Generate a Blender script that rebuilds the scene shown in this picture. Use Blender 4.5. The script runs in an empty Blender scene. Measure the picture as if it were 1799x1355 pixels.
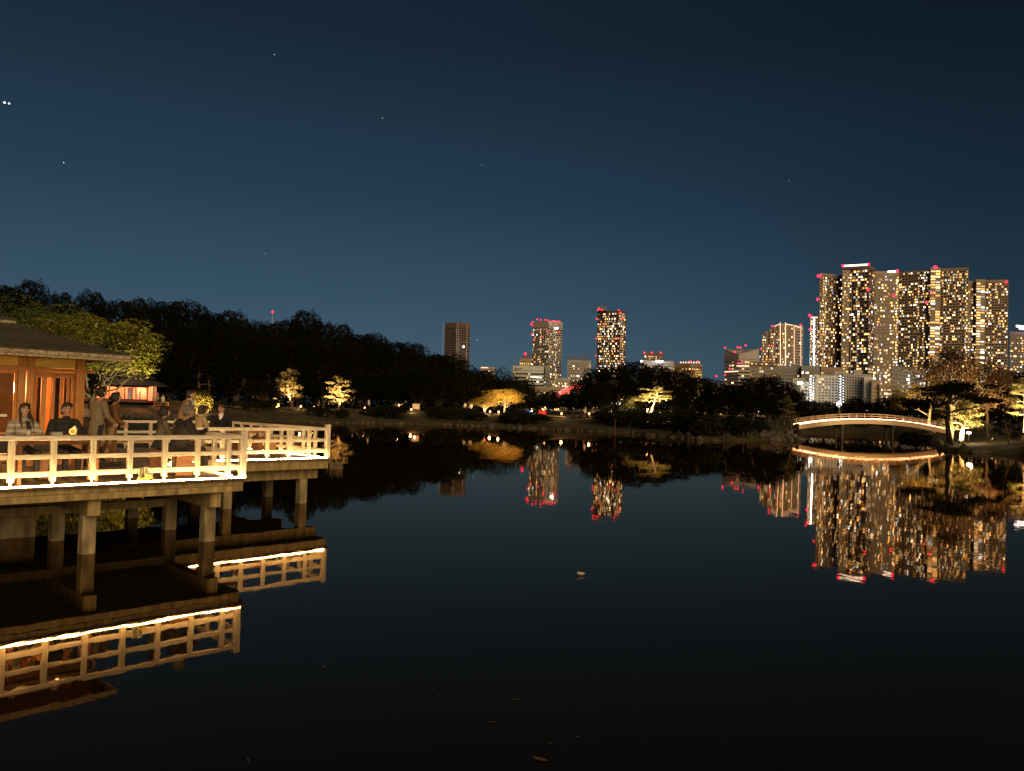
import bpy, bmesh, math, random
import numpy as np
from mathutils import Vector, Matrix, noise

# ------------------------------------------------------------------ camera, world, sun, exposure
SC = bpy.context.scene
COL = SC.collection
F_PX, CX, CY, CAM_H = 1380.0, 899.5, 677.5, 2.65
PITCH, ROLL = math.atan(40.9 / F_PX), math.radians(1.604)
_d = np.array([0, math.cos(PITCH), math.sin(PITCH)])
_u0 = np.array([0, -math.sin(PITCH), math.cos(PITCH)])
_r0 = np.array([1.0, 0, 0])
_r = math.cos(ROLL) * _r0 + math.sin(ROLL) * _u0
_u = -math.sin(ROLL) * _r0 + math.cos(ROLL) * _u0
CAM = np.array([0, 0, CAM_H])
cam = bpy.data.cameras.new('camera')
cam.sensor_width = 36.0
cam.lens = 36.0 * F_PX / 1799.0
cam.clip_start = 0.1
cam.clip_end = 20000
cam_o = bpy.data.objects.new('camera', cam)
COL.objects.link(cam_o)
M = Matrix.Identity(4)
for i in range(3):
    M[i][0], M[i][1], M[i][2], M[i][3] = _r[i], _u[i], -_d[i], CAM[i]
cam_o.matrix_world = M
SC.camera = cam_o

SUN_EL, SUN_AZ = math.radians(20), math.radians(155)      # the town's glow, from behind and to one side
world = bpy.data.worlds.new('World')
SC.world = world
world.use_nodes = True
nt = world.node_tree
nt.nodes.clear()
N = nt.nodes.new
out = N('ShaderNodeOutputWorld'); bg = N('ShaderNodeBackground')
sky = N('ShaderNodeTexSky'); sky.sky_type = 'NISHITA'; sky.sun_disc = False
sky.sun_elevation = math.radians(-3.0); sky.sun_rotation = math.radians(-25); sky.ozone_density = 4.0
tc = N('ShaderNodeTexCoord'); sep = N('ShaderNodeSeparateXYZ')
nt.links.new(tc.outputs['Generated'], sep.inputs[0])
ramp = N('ShaderNodeValToRGB')
nt.links.new(sep.outputs['Z'], ramp.inputs[0])
cr = ramp.color_ramp
SKY = [(0.0, (0.048, 0.084, 0.115)), (0.06, (0.040, 0.077, 0.108)), (0.13, (0.027, 0.059, 0.087)), (0.25, (0.0135, 0.0345, 0.054)),
       (0.42, (0.0068, 0.0158, 0.0235)), (0.7, (0.0026, 0.007, 0.015)), (1.0, (0.002, 0.005, 0.011))]
while len(cr.elements) < len(SKY): cr.elements.new(0.5)
for e, (p, c) in zip(cr.elements, SKY):
    e.position = p; e.color = (*c, 1)
# darker away from the afterglow: factor from direction . glow direction
dot = N('ShaderNodeVectorMath'); dot.operation = 'DOT_PRODUCT'
nt.links.new(tc.outputs['Generated'], dot.inputs[0])
_g = Vector((-0.42, 0.9, 0.0)).normalized(); dot.inputs[1].default_value = _g
mr = N('ShaderNodeMapRange'); mr.inputs[1].default_value = 0.45; mr.inputs[2].default_value = 1.0
mr.inputs[3].default_value = 0.44; mr.inputs[4].default_value = 1.0
mr.interpolation_type = 'SMOOTHSTEP'
nt.links.new(dot.outputs['Value'], mr.inputs[0])
mul = N('ShaderNodeVectorMath'); mul.operation = 'SCALE'
nt.links.new(ramp.outputs[0], mul.inputs[0]); nt.links.new(mr.outputs[0], mul.inputs['Scale'])
sks = N('ShaderNodeVectorMath'); sks.operation = 'SCALE'; sks.inputs['Scale'].default_value = 0.05
nt.links.new(sky.outputs[0], sks.inputs[0])
add = N('ShaderNodeVectorMath'); add.operation = 'ADD'
nt.links.new(mul.outputs[0], add.inputs[0]); nt.links.new(sks.outputs[0], add.inputs[1])
nt.links.new(add.outputs[0], bg.inputs[0]); bg.inputs[1].default_value = 1.0
nt.links.new(bg.outputs[0], out.inputs[0])

sun = bpy.data.lights.new('sun', 'SUN'); sun.energy = 1.8; sun.angle = math.radians(60); sun.color = (1.0, 0.70, 0.37)
sun_o = bpy.data.objects.new('sun', sun); COL.objects.link(sun_o)
_sd = Vector((math.sin(SUN_AZ) * math.cos(SUN_EL), math.cos(SUN_AZ) * math.cos(SUN_EL), math.sin(SUN_EL)))
sun_o.rotation_euler = _sd.to_track_quat('Z', 'Y').to_euler()

vs = SC.view_settings
SC.display_settings.display_device = 'sRGB'
vs.view_transform = 'Standard'; vs.look = 'None'; vs.exposure = 0.35; vs.gamma = 1.0; vs.use_curve_mapping = False
cy = SC.cycles
SC.render.engine = 'CYCLES'
cy.use_denoising = True
cy.max_bounces = 6; cy.diffuse_bounces = 2; cy.glossy_bounces = 4; cy.transmission_bounces = 4; cy.transparent_max_bounces = 6
cy.caustics_reflective = False; cy.caustics_refractive = False
cy.sample_clamp_indirect = 4.0
cy.use_adaptive_sampling = False
SC.render.film_transparent = False

# ------------------------------------------------------------------ helpers
rnd = random.Random(7)
def ray(px, py): return _d * F_PX + _r * (px - CX) - _u * (py - CY)
def at(px, py, Y):                       # the point seen at a pixel of the photograph, Y metres ahead
    v = ray(px, py); return Vector(CAM + v * (Y / v[1]))
def hz(px): return 718.4 + 0.028 * (px - 900)
def gp(px, Y, z=0.0):                    # ground position below a pixel column, Y metres ahead
    p = at(px, hz(px), Y); return Vector((p.x, Y, z))
def proj(P):
    v = np.array(P) - CAM; k = v @ _d
    return CX + F_PX * (v @ _r) / k, CY - F_PX * (v @ _u) / k
# frame of the deck: s along the front edge, t away from it
DO = np.array([-5.093, 15.007]); DROT = math.radians(45.8)
E1 = np.array([math.cos(DROT), math.sin(DROT)]); E2 = np.array([-math.sin(DROT), math.cos(DROT)])
def DW(s, t, z=0.0):
    q = DO + s * E1 + t * E2; return Vector((q[0], q[1], z))
def s_at(px, t, z=2.2):
    lo, hi = -14.0, 12.0
    for _ in range(50):
        m = (lo + hi) / 2
        if proj(DW(m, t, z))[0] < px: lo = m
        else: hi = m
    return lo
DZ = 1.21                                # deck floor

def tag(o, label=None, cat=None, group=None, kind=None):
    if label: o['label'] = label
    if cat: o['category'] = cat
    if group: o['group'] = group
    if kind: o['kind'] = kind
    return o
def thing(name, label, cat, loc=(0, 0, 0), rz=0.0, group=None):
    o = bpy.data.objects.new(name, None); COL.objects.link(o)
    o.location = loc; o.rotation_euler = (0, 0, rz); o.empty_display_size = 0.2
    return tag(o, label, cat, group)
def child(name, mesh, parent=None, loc=(0, 0, 0), rot=(0, 0, 0), scale=(1, 1, 1), kind=None, label=None):
    o = bpy.data.objects.new(name, mesh); COL.objects.link(o)
    o.parent = parent; o.location = loc; o.rotation_euler = rot; o.scale = scale
    if kind: o['kind'] = kind
    if label: o['label'] = label
    return o
def copy_tree(o, parent=None):
    c = o.copy(); COL.objects.link(c); c.parent = parent
    for ch in o.children: copy_tree(ch, c)
    return c
def light(name, kind, loc, energy, color, parent=None, size=0.05, **kw):
    l = bpy.data.lights.new(name, kind); l.energy = energy; l.color = color
    if kind in ('POINT', 'SPOT'): l.shadow_soft_size = size
    for k, v in kw.items(): setattr(l, k, v)
    o = bpy.data.objects.new(name, l); COL.objects.link(o); o.location = loc; o.parent = parent
    return o

class MB:
    def __init__(s): s.v = []; s.f = []; s.m = []
    def add(s, vs, fs, mi=0):
        b = len(s.v); s.v.extend([tuple(v) for v in vs])
        for f in fs: s.f.append(tuple(b + i for i in f)); s.m.append(mi)
        return s
    def box(s, x0, x1, y0, y1, z0, z1, mi=0):
        return s.add([(x0, y0, z0), (x1, y0, z0), (x1, y1, z0), (x0, y1, z0), (x0, y0, z1), (x1, y0, z1), (x1, y1, z1), (x0, y1, z1)],
                     [(3, 2, 1, 0), (4, 5, 6, 7), (0, 1, 5, 4), (1, 2, 6, 5), (2, 3, 7, 6), (3, 0, 4, 7)], mi)
    def bar(s, a, b, w, h, mi=0, up=(0, 0, 1)):
        a = Vector(a); b = Vector(b); d = (b - a).normalized(); up = Vector(up)
        x = d.cross(up)
        x = x.normalized() if x.length > 1e-5 else Vector((1, 0, 0))
        y = x.cross(d).normalized()
        x = x * (w / 2); y = y * (h / 2)
        return s.add([a - x - y, a + x - y, a + x + y, a - x + y, b - x - y, b + x - y, b + x + y, b - x + y],
                     [(3, 2, 1, 0), (4, 5, 6, 7), (0, 1, 5, 4), (1, 2, 6, 5), (2, 3, 7, 6), (3, 0, 4, 7)], mi)
    def tube(s, pts, rads, n=8, mi=0, cap=True):
        pts = [Vector(p) for p in pts]
        if not hasattr(rads, '__len__'): rads = [rads] * len(pts)
        b = len(s.v); ref = Vector((0.31, 0.17, 0.93)).normalized()
        for i, p in enumerate(pts):
            d = (pts[min(i + 1, len(pts) - 1)] - pts[max(i - 1, 0)])
            d = d.normalized() if d.length > 1e-7 else Vector((0, 0, 1))
            r_ = ref if abs(d.dot(ref)) < 0.97 else Vector((1, 0, 0))
            x = d.cross(r_).normalized(); y = d.cross(x)
            for k in range(n):
                a = 2 * math.pi * k / n
                s.v.append(tuple(p + (x * math.cos(a) + y * math.sin(a)) * rads[i]))
        for i in range(len(pts) - 1):
            for k in range(n):
                k2 = (k + 1) % n
                s.f.append((b + i * n + k, b + i * n + k2, b + (i + 1) * n + k2, b + (i + 1) * n + k)); s.m.append(mi)
        if cap:
            s.f.append(tuple(b + k for k in reversed(range(n)))); s.m.append(mi)
            e = b + (len(pts) - 1) * n
            s.f.append(tuple(e + k for k in range(n))); s.m.append(mi)
        return s
    def lathe(s, prof, n=12, c=(0, 0, 0), mi=0):
        b = len(s.v)
        for r_, z in prof:
            for k in range(n):
                a = 2 * math.pi * k / n
                s.v.append((c[0] + r_ * math.cos(a), c[1] + r_ * math.sin(a), c[2] + z))
        for i in range(len(prof) - 1):
            for k in range(n):
                k2 = (k + 1) % n
                s.f.append((b + i * n + k, b + i * n + k2, b + (i + 1) * n + k2, b + (i + 1) * n + k)); s.m.append(mi)
        s.f.append(tuple(b + k for k in reversed(range(n)))); s.m.append(mi)
        e = b + (len(prof) - 1) * n
        s.f.append(tuple(e + k for k in range(n))); s.m.append(mi)
        return s
    def ell(s, c, r, nu=12, nv=8, mi=0, rot=None):
        b = len(s.v); c = Vector(c)
        pts = [Vector((0, 0, -r[2]))]
        for j in range(1, nv):
            th = math.pi * j / nv
            for k in range(nu):
                a = 2 * math.pi * k / nu
                pts.append(Vector((r[0] * math.sin(th) * math.cos(a), r[1] * math.sin(th) * math.sin(a), -r[2] * math.cos(th))))
        pts.append(Vector((0, 0, r[2])))
        for p in pts: s.v.append(tuple(c + (rot @ p if rot else p)))
        for k in range(nu):
            s.f.append((b, b + 1 + (k + 1) % nu, b + 1 + k)); s.m.append(mi)
        for j in range(nv - 2):
            for k in range(nu):
                k2 = (k + 1) % nu; o = b + 1 + j * nu
                s.f.append((o + k, o + k2, o + nu + k2, o + nu + k)); s.m.append(mi)
        o = b + 1 + (nv - 2) * nu; t = b + len(pts) - 1
        for k in range(nu):
            s.f.append((o + k, o + (k + 1) % nu, t)); s.m.append(mi)
        return s
    def prism(s, poly, z0, z1, mi=0):
        n = len(poly)
        vs = [(p[0], p[1], z0) for p in poly] + [(p[0], p[1], z1) for p in poly]
        fs = [tuple(reversed(range(n))), tuple(range(n, 2 * n))] + [(i, (i + 1) % n, n + (i + 1) % n, n + i) for i in range(n)]
        return s.add(vs, fs, mi)
    def mesh(s, name, mats=None, smooth=False):
        me = bpy.data.meshes.new(name); me.from_pydata(s.v, [], s.f)
        for m_ in (mats if isinstance(mats, (list, tuple)) else [mats]):
            if m_: me.materials.append(m_)
        if isinstance(mats, (list, tuple)) and len(mats) > 1: me.polygons.foreach_set('material_index', s.m)
        if smooth: me.polygons.foreach_set('use_smooth', [True] * len(s.f))
        me.update(); return me
    def build(s, name, mats, parent=None, smooth=False, bevel=0.0, kind=None, label=None, **kw):
        o = child(name, s.mesh(name, mats, smooth), parent, kind=kind, label=label, **kw)
        if bevel:
            b = o.modifiers.new('bevel', 'BEVEL'); b.width = bevel; b.segments = 2; b.limit_method = 'ANGLE'
        return o

def quad_mesh(name, V, mats, matidx=None, colors=None):          # V: (n,4,3) array of loose quads
    n = len(V); me = bpy.data.meshes.new(name)
    me.vertices.add(n * 4); me.vertices.foreach_set('co', np.asarray(V, dtype=np.float32).ravel())
    me.loops.add(n * 4); me.loops.foreach_set('vertex_index', np.arange(n * 4, dtype=np.int32))
    me.polygons.add(n); me.polygons.foreach_set('loop_start', np.arange(0, n * 4, 4, dtype=np.int32))
    me.polygons.foreach_set('loop_total', np.full(n, 4, dtype=np.int32))
    for m_ in (mats if isinstance(mats, (list, tuple)) else [mats]): me.materials.append(m_)
    if matidx is not None: me.polygons.foreach_set('material_index', np.asarray(matidx, dtype=np.int32))
    if colors is not None:
        ca = me.color_attributes.new('tint', 'FLOAT_COLOR', 'POINT')
        c4 = np.ones((n * 4, 4), dtype=np.float32); c4[:, :3] = np.repeat(np.asarray(colors), 4, axis=0)
        ca.data.foreach_set('color', c4.ravel())
    me.update(); me.validate(); return me

# ------------------------------------------------------------------ materials
def pmat(name, c1, c2=None, scale=4.0, rough=0.7, stretch=(1, 1, 1), bump=0.0, bscale=None, metallic=0.0, coords='Object',
         contrast=(0.35, 0.65), rand=0.0, spec=0.4, detail=5.0, trans=0.0):
    m = bpy.data.materials.new(name); m.use_nodes = True
    n = m.node_tree.nodes; L = m.node_tree.links
    b = n['Principled BSDF']; b.inputs['Roughness'].default_value = rough; b.inputs['Metallic'].default_value = metallic
    b.inputs['Specular IOR Level'].default_value = spec
    tc = n.new('ShaderNodeTexCoord'); mp = n.new('ShaderNodeMapping'); mp.inputs['Scale'].default_value = stretch
    L.new(tc.outputs[coords], mp.inputs[0])
    oi = n.new('ShaderNodeObjectInfo')
    if rand:
        va = n.new('ShaderNodeVectorMath'); va.operation = 'ADD'
        vm = n.new('ShaderNodeVectorMath'); vm.operation = 'SCALE'; vm.inputs[0].default_value = (37, 19, 53)
        L.new(oi.outputs['Random'], vm.inputs['Scale']); L.new(tc.outputs[coords], va.inputs[0]); L.new(vm.outputs[0], va.inputs[1])
        L.new(va.outputs[0], mp.inputs[0])
    nz = n.new('ShaderNodeTexNoise'); nz.inputs['Scale'].default_value = scale; nz.inputs['Detail'].default_value = detail
    L.new(mp.outputs[0], nz.inputs['Vector'])
    rp = n.new('ShaderNodeValToRGB'); rp.color_ramp.elements[0].position = contrast[0]; rp.color_ramp.elements[1].position = contrast[1]
    rp.color_ramp.elements[0].color = (*c1, 1); rp.color_ramp.elements[1].color = (*(c2 or c1), 1)
    L.new(nz.outputs[0], rp.inputs[0])
    src = rp.outputs[0]
    if rand:
        hs = n.new('ShaderNodeHueSaturation'); mr = n.new('ShaderNodeMapRange')
        mr.inputs[3].default_value = 1 - rand; mr.inputs[4].default_value = 1 + rand
        L.new(oi.outputs['Random'], mr.inputs[0]); L.new(mr.outputs[0], hs.inputs['Value']); L.new(src, hs.inputs['Color']); src = hs.outputs[0]
    L.new(src, b.inputs['Base Color'])
    if bump:
        nb = n.new('ShaderNodeTexNoise'); nb.inputs['Scale'].default_value = bscale or scale * 3; nb.inputs['Detail'].default_value = 4
        L.new(mp.outputs[0], nb.inputs['Vector'])
        bp = n.new('ShaderNodeBump'); bp.inputs['Strength'].default_value = bump; bp.inputs['Distance'].default_value = 0.02
        L.new(nb.outputs[0], bp.inputs['Height']); L.new(bp.outputs[0], b.inputs['Normal'])
    if trans:
        o_ = n['Material Output']; t = n.new('ShaderNodeBsdfTranslucent'); mx = n.new('ShaderNodeMixShader'); mx.inputs[0].default_value = trans
        L.new(src, t.inputs[0]); L.new(b.outputs[0], mx.inputs[1]); L.new(t.outputs[0], mx.inputs[2]); L.new(mx.outputs[0], o_.inputs[0])
    return m
def emat(name, c, strength, sampling='AUTO'):
    m = bpy.data.materials.new(name); m.use_nodes = True
    n = m.node_tree.nodes; n.clear(); o = n.new('ShaderNodeOutputMaterial'); e = n.new('ShaderNodeEmission')
    e.inputs[0].default_value = (*c, 1); e.inputs[1].default_value = strength; m.node_tree.links.new(e.outputs[0], o.inputs[0])
    m.cycles.emission_sampling = sampling
    return m
def emat_tint(name, strength):
    m = emat(name, (1, 1, 1), strength, 'NONE'); n = m.node_tree.nodes
    a = n.new('ShaderNodeAttribute'); a.attribute_name = 'tint'
    e = [k for k in n if k.type == 'EMISSION'][0]; m.node_tree.links.new(a.outputs['Color'], e.inputs[0])
    return m

M_RAIL = pmat('rail_wood', (0.56, 0.48, 0.36), (0.87, 0.78, 0.64), 3.0, 0.75, (1, 9, 9), 0.35, 9, rand=0.14, contrast=(.28, .6), detail=8)
M_RAILV = pmat('post_wood', (0.56, 0.48, 0.36), (0.87, 0.78, 0.64), 3.0, 0.75, (9, 9, 1), 0.25, 9, rand=0.12)
M_PLANK = pmat('deck_plank_wood', (0.17, 0.12, 0.08), (0.28, 0.21, 0.145), 2.5, 0.6, (1, 10, 10), 0.3, 8, rand=0.18)
M_BEAM = pmat('weathered_beam', (0.24, 0.165, 0.065), (0.56, 0.41, 0.18), 2.2, 0.85, (5, 5, 0.7), 0.5, 14, rand=0.12, contrast=(0.3, 0.7), detail=9)
M_PILE = pmat('pile_concrete', (0.24, 0.185, 0.10), (0.52, 0.41, 0.23), 3.0, 0.9, (2, 2, 0.7), 0.5, 16, rand=0.12, detail=9)
M_REDWOOD = pmat('red_brown_wood', (0.42, 0.175, 0.05), (0.54, 0.25, 0.08), 3.0, 0.55, (8, 8, 1), 0.2, 8, rand=0.12)
M_REDDARK = pmat('dark_red_wood', (0.12, 0.045, 0.025), (0.20, 0.075, 0.04), 3.0, 0.5, (1, 8, 8), 0.2, 8, rand=0.1)
M_TABLE = pmat('table_wood', (0.22, 0.09, 0.04), (0.34, 0.15, 0.065), 3.0, 0.45, (1, 9, 9), 0.15, 8)
M_LEDGE = pmat('ledge_wood', (0.11, 0.08, 0.05), (0.20, 0.15, 0.095), 3.0, 0.8, (1, 12, 12), 0.25, 9, rand=0.12)
M_BENCH = pmat('bench_wood', (0.30, 0.17, 0.07), (0.45, 0.27, 0.12), 3.0, 0.5, (1, 9, 9), 0.15, 8, rand=0.1)
M_PLASTER = pmat('ochre_plaster', (0.72, 0.47, 0.11), (0.80, 0.54, 0.15), 6.0, 0.9, bump=0.15, bscale=40)
M_SHINGLE = pmat('bark_shingle', (0.045, 0.040, 0.026), (0.09, 0.08, 0.054), 8.0, 0.95, (1, 3, 3), 0.6, 30, rand=0.15)
M_EAVE = pmat('eave_board', (0.18, 0.145, 0.09), (0.46, 0.38, 0.25), 5.0, 0.85, (3, 3, 3), 0.5, 20, rand=0.2, detail=9)
M_DARKROOF = pmat('dark_roof', (0.035, 0.03, 0.026), (0.07, 0.058, 0.05), 4.0, 0.85, (1, 1, 4), 0.4, 14)
M_GLASS = pmat('dark_glass', (0.012, 0.014, 0.014), (0.018, 0.02, 0.018), 2.0, 0.06, spec=0.6)
M_DARK = pmat('dark_panel', (0.02, 0.018, 0.016), (0.035, 0.03, 0.025), 5.0, 0.6)
M_ROPE = emat('rope_light_glow', (1.0, 0.62, 0.22), 140.0)
M_ROPE_IN = emat('inner_rope_glow', (1.0, 0.60, 0.22), 45.0)
M_ROPE2 = emat('bridge_rope_glow', (1.0, 0.42, 0.20), 26.0)
M_LANT = emat('lantern_glow', (1.0, 0.42, 0.14), 5.0, 'NONE')
M_WHITELAMP = emat('white_lamp_glow', (0.95, 0.96, 1.0), 22.0, 'NONE')
M_RED = emat('red_lamp_glow', (1.0, 0.02, 0.055), 3.4, 'NONE')
M_REDGLOW = emat('red_arch_glow', (1.0, 0.05, 0.035), 3.2, 'NONE')
M_BLUE = emat('blue_lamp_glow', (0.12, 0.28, 1.0), 5.0, 'NONE')
M_WARMLINE = emat('warm_line_glow', (1.0, 0.58, 0.34), 1.7, 'NONE')
M_WIN = emat_tint('lit_window_glow', 1.0)
M_STAR = emat('star_glow', (0.85, 0.93, 1.0), 1.5, 'NONE')
M_CONC_W = pmat('pale_facade', (0.40, 0.38, 0.37), (0.47, 0.45, 0.43), 0.05, 0.8)
M_CONC_B = pmat('beige_facade', (0.36, 0.275, 0.195), (0.43, 0.335, 0.24), 0.05, 0.8)
M_CONC_D = pmat('brown_facade', (0.17, 0.125, 0.11), (0.21, 0.155, 0.14), 0.05, 0.7)
M_CONC_P = pmat('white_facade', (0.62, 0.63, 0.58), (0.70, 0.71, 0.66), 0.05, 0.8)
M_CONC_G = pmat('grey_facade', (0.27, 0.27, 0.28), (0.33, 0.33, 0.34), 0.05, 0.8)
M_CGLASS = pmat('curtain_glass', (0.018, 0.02, 0.024), (0.03, 0.033, 0.038), 0.05, 0.18, spec=0.6)
M_ROCK = pmat('bank_rock', (0.045, 0.036, 0.028), (0.13, 0.11, 0.085), 2.5, 0.9, bump=0.8, bscale=7, rand=0.3)
M_BARK = pmat('tree_bark', (0.055, 0.04, 0.028), (0.12, 0.09, 0.065), 5.0, 0.95, (2, 2, 0.6), 0.8, 14)
M_DBARK = pmat('unlit_bark', (0.014, 0.010, 0.008), (0.035, 0.026, 0.02), 5.0, 0.95, (2, 2, 0.6), 0.8, 14)  # bark with shade put into its colour, keeps unlit trunks in silhouette
M_STAIR = emat('stair_lamp_glow', (0.88, 0.93, 1.0), 5.0, 'NONE')
M_PBARK = pmat('pine_bark', (0.10, 0.065, 0.042), (0.20, 0.14, 0.095), 5.0, 0.95, (2, 2, 0.6), 0.8, 14)
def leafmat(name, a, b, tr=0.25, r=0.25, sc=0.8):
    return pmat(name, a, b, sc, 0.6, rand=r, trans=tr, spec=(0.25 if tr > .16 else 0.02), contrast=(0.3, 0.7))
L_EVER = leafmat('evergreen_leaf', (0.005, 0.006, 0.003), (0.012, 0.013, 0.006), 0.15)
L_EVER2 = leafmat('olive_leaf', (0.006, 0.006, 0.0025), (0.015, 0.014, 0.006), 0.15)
L_PINE = leafmat('pine_needle', (0.07, 0.06, 0.024), (0.14, 0.115, 0.05), 0.15)
L_MAPLE = leafmat('gold_maple_leaf', (0.20, 0.12, 0.02), (0.28, 0.20, 0.04), 0.35, 0.1)
L_RUST = leafmat('rust_leaf', (0.05, 0.020, 0.007), (0.10, 0.045, 0.013), 0.35, 0.2)
L_BROAD = leafmat('bright_broad_leaf', (0.075, 0.075, 0.010), (0.15, 0.135, 0.022), 0.35, 0.15)
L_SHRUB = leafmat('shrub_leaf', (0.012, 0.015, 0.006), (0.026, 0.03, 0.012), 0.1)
# ------------------------------------------------------------------ terrain, water, path
SHORE = [(25, 2.2), (-14.5, 2.2), (-13.5, 9.0), (-11.5, 15.5), (-12.2, 22), (-17, 40), (-25.5, 62), (-41, 84)]
for px, D in [(190, 97), (300, 97), (420, 103), (520, 106), (600, 108), (700, 112), (780, 114), (900, 109), (1000, 103), (1100, 96),
              (1170, 88), (1230, 79), (1300, 79), (1345, 83), (1395, 88), (1403, 100), (1420, 125), (1500, 140), (1570, 135), (1622, 112),
              (1634, 92), (1644, 76), (1660, 70.5), (1690, 69), (1720, 68), (1799, 66), (1900, 55), (2020, 40)]:
    SHORE.append((gp(px, D).x, D))
SHORE.append((29, 18))
_P = np.array(SHORE); _Q = np.roll(_P, -1, axis=0)
def shore_dist(x, y):                     # positive on land
    x = np.asarray(x, float)[..., None]; y = np.asarray(y, float)[..., None]
    e = _Q - _P; L2 = (e ** 2).sum(1)
    t = np.clip(((x - _P[:, 0]) * e[:, 0] + (y - _P[:, 1]) * e[:, 1]) / L2, 0, 1)
    dd = np.sqrt(((x - (_P[:, 0] + t * e[:, 0])) ** 2 + (y - (_P[:, 1] + t * e[:, 1])) ** 2).min(-1))
    c = ((_P[:, 1] > y) != (_Q[:, 1] > y)) & (x < (e[:, 0]) * (y - _P[:, 1]) / np.where(e[:, 1] == 0, 1e-9, e[:, 1]) + _P[:, 0])
    inside = (c.sum(-1) % 2) == 1
    return np.where(inside, -dd, dd)
def _ss(a): a = np.clip(a, 0, 1); return a * a * (3 - 2 * a)
def gz(x, y):
    x = np.asarray(x, float); y = np.asarray(y, float); d = shore_dist(x, y)
    w = 0.22 * np.sin(x * 0.31 + 1.3) * np.sin(y * 0.27) + 0.10 * np.sin(x * 0.83 + y * 0.6)
    land = 0.28 + 1.42 * _ss(d / 15.0) + w * _ss(d / 8.0)
    land = land + 0.75 * np.exp(-(((x + 52) / 16) ** 2 + ((y - 108) / 9) ** 2)) * _ss(d / 6)
    return np.where(d > 0, np.where(d < 0.5, -0.5 + 1.56 * np.clip(d / 0.5, 0, 1), land), np.maximum(-1.6, -0.5 + d * 0.6))
def G(x, y): return float(gz(np.array([x]), np.array([y]))[0])
def gpz(px, D, dz=0.0):
    p = gp(px, D); p.z = G(p.x, p.y) + dz; return p

az = np.concatenate([np.arange(-180, -46, 6.0), np.arange(-44, 44.01, 0.33), np.arange(46, 180, 6.0)])
rr = np.concatenate([[0.3], np.arange(1.5, 60, 1.6), np.arange(60, 150, 0.8), np.geomspace(150, 9000, 40)])
AA, RR = np.meshgrid(np.radians(az), rr)
X = RR * np.sin(AA); Y = RR * np.cos(AA); Z = gz(X, Y)
Z = Z + np.array([noise.noise(Vector((a * 0.55, b * 0.55, 0))) for a, b in zip(X.ravel(), Y.ravel())]).reshape(Z.shape) * 0.10 * (Z > 0.3) * (RR < 200)
nr, na = X.shape
me = bpy.data.meshes.new('ground')
me.from_pydata([tuple(v) for v in np.stack([X, Y, Z], -1).reshape(-1, 3)], [],
               [(i * na + j, i * na + (j + 1) % na, (i + 1) * na + (j + 1) % na, (i + 1) * na + j) for i in range(nr - 1) for j in range(na)])
me.polygons.foreach_set('use_smooth', [True] * len(me.polygons))
me.flip_normals()
M_GRASS = pmat('lawn_and_earth', (0.028, 0.026, 0.009), (0.075, 0.06, 0.025), 0.5, 0.95, bump=0.8, bscale=6, contrast=(0.3, 0.7), detail=9)
me.materials.append(M_GRASS); me.update()
tag(child('ground', me), kind='structure')

M_WATER = bpy.data.materials.new('pond_water'); M_WATER.use_nodes = True
n = M_WATER.node_tree.nodes; L = M_WATER.node_tree.links; b = n['Principled BSDF']
b.inputs['Base Color'].default_value = (0.010, 0.0075, 0.0035, 1); b.inputs['Roughness'].default_value = 0.018; b.inputs['IOR'].default_value = 1.333
b.inputs['Specular Tint'].default_value = (0.70, 0.54, 0.35, 1)
tcn = n.new('ShaderNodeTexCoord'); mp = n.new('ShaderNodeMapping'); mp.inputs['Scale'].default_value = (1.0, 0.55, 1.0)
L.new(tcn.outputs['Object'], mp.inputs[0])
n1 = n.new('ShaderNodeTexNoise'); n1.inputs['Scale'].default_value = 0.9; n1.inputs['Detail'].default_value = 3.0
n2 = n.new('ShaderNodeTexNoise'); n2.inputs['Scale'].default_value = 5.0; n2.inputs['Detail'].default_value = 2.0
L.new(mp.outputs[0], n1.inputs['Vector']); L.new(mp.outputs[0], n2.inputs['Vector'])
mx = n.new('ShaderNodeMath'); mx.operation = 'MULTIPLY_ADD'; mx.inputs[1].default_value = 0.16
L.new(n2.outputs[0], mx.inputs[0]); L.new(n1.outputs[0], mx.inputs[2])
bp = n.new('ShaderNodeBump'); bp.inputs['Strength'].default_value = 1.0; bp.inputs['Distance'].default_value = 0.0029
L.new(mx.outputs[0], bp.inputs['Height'])
# murky water: dark diffuse body under a Fresnel surface whose gloss colour tints the reflected light warm
df = n.new('ShaderNodeBsdfDiffuse'); df.inputs[0].default_value = (0.010, 0.0075, 0.0035, 1)
gw = n.new('ShaderNodeBsdfGlossy'); gw.inputs['Color'].default_value = (0.93, 0.76, 0.58, 1); gw.inputs['Roughness'].default_value = 0.018
fw = n.new('ShaderNodeFresnel'); fw.inputs['IOR'].default_value = 1.345; mw = n.new('ShaderNodeMixShader')
for k in (df, gw, fw): L.new(bp.outputs[0], k.inputs['Normal'])
L.new(fw.outputs[0], mw.inputs[0]); L.new(df.outputs[0], mw.inputs[1]); L.new(gw.outputs[0], mw.inputs[2]); L.new(mw.outputs[0], n['Material Output'].inputs[0]); n.remove(b)
w = MB(); w.add([(-160, -3, 0), (160, -3, 0), (160, 170, 0), (-160, 170, 0)], [(0, 1, 2, 3)])
tag(w.build('pond_water', M_WATER), kind='structure')

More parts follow.
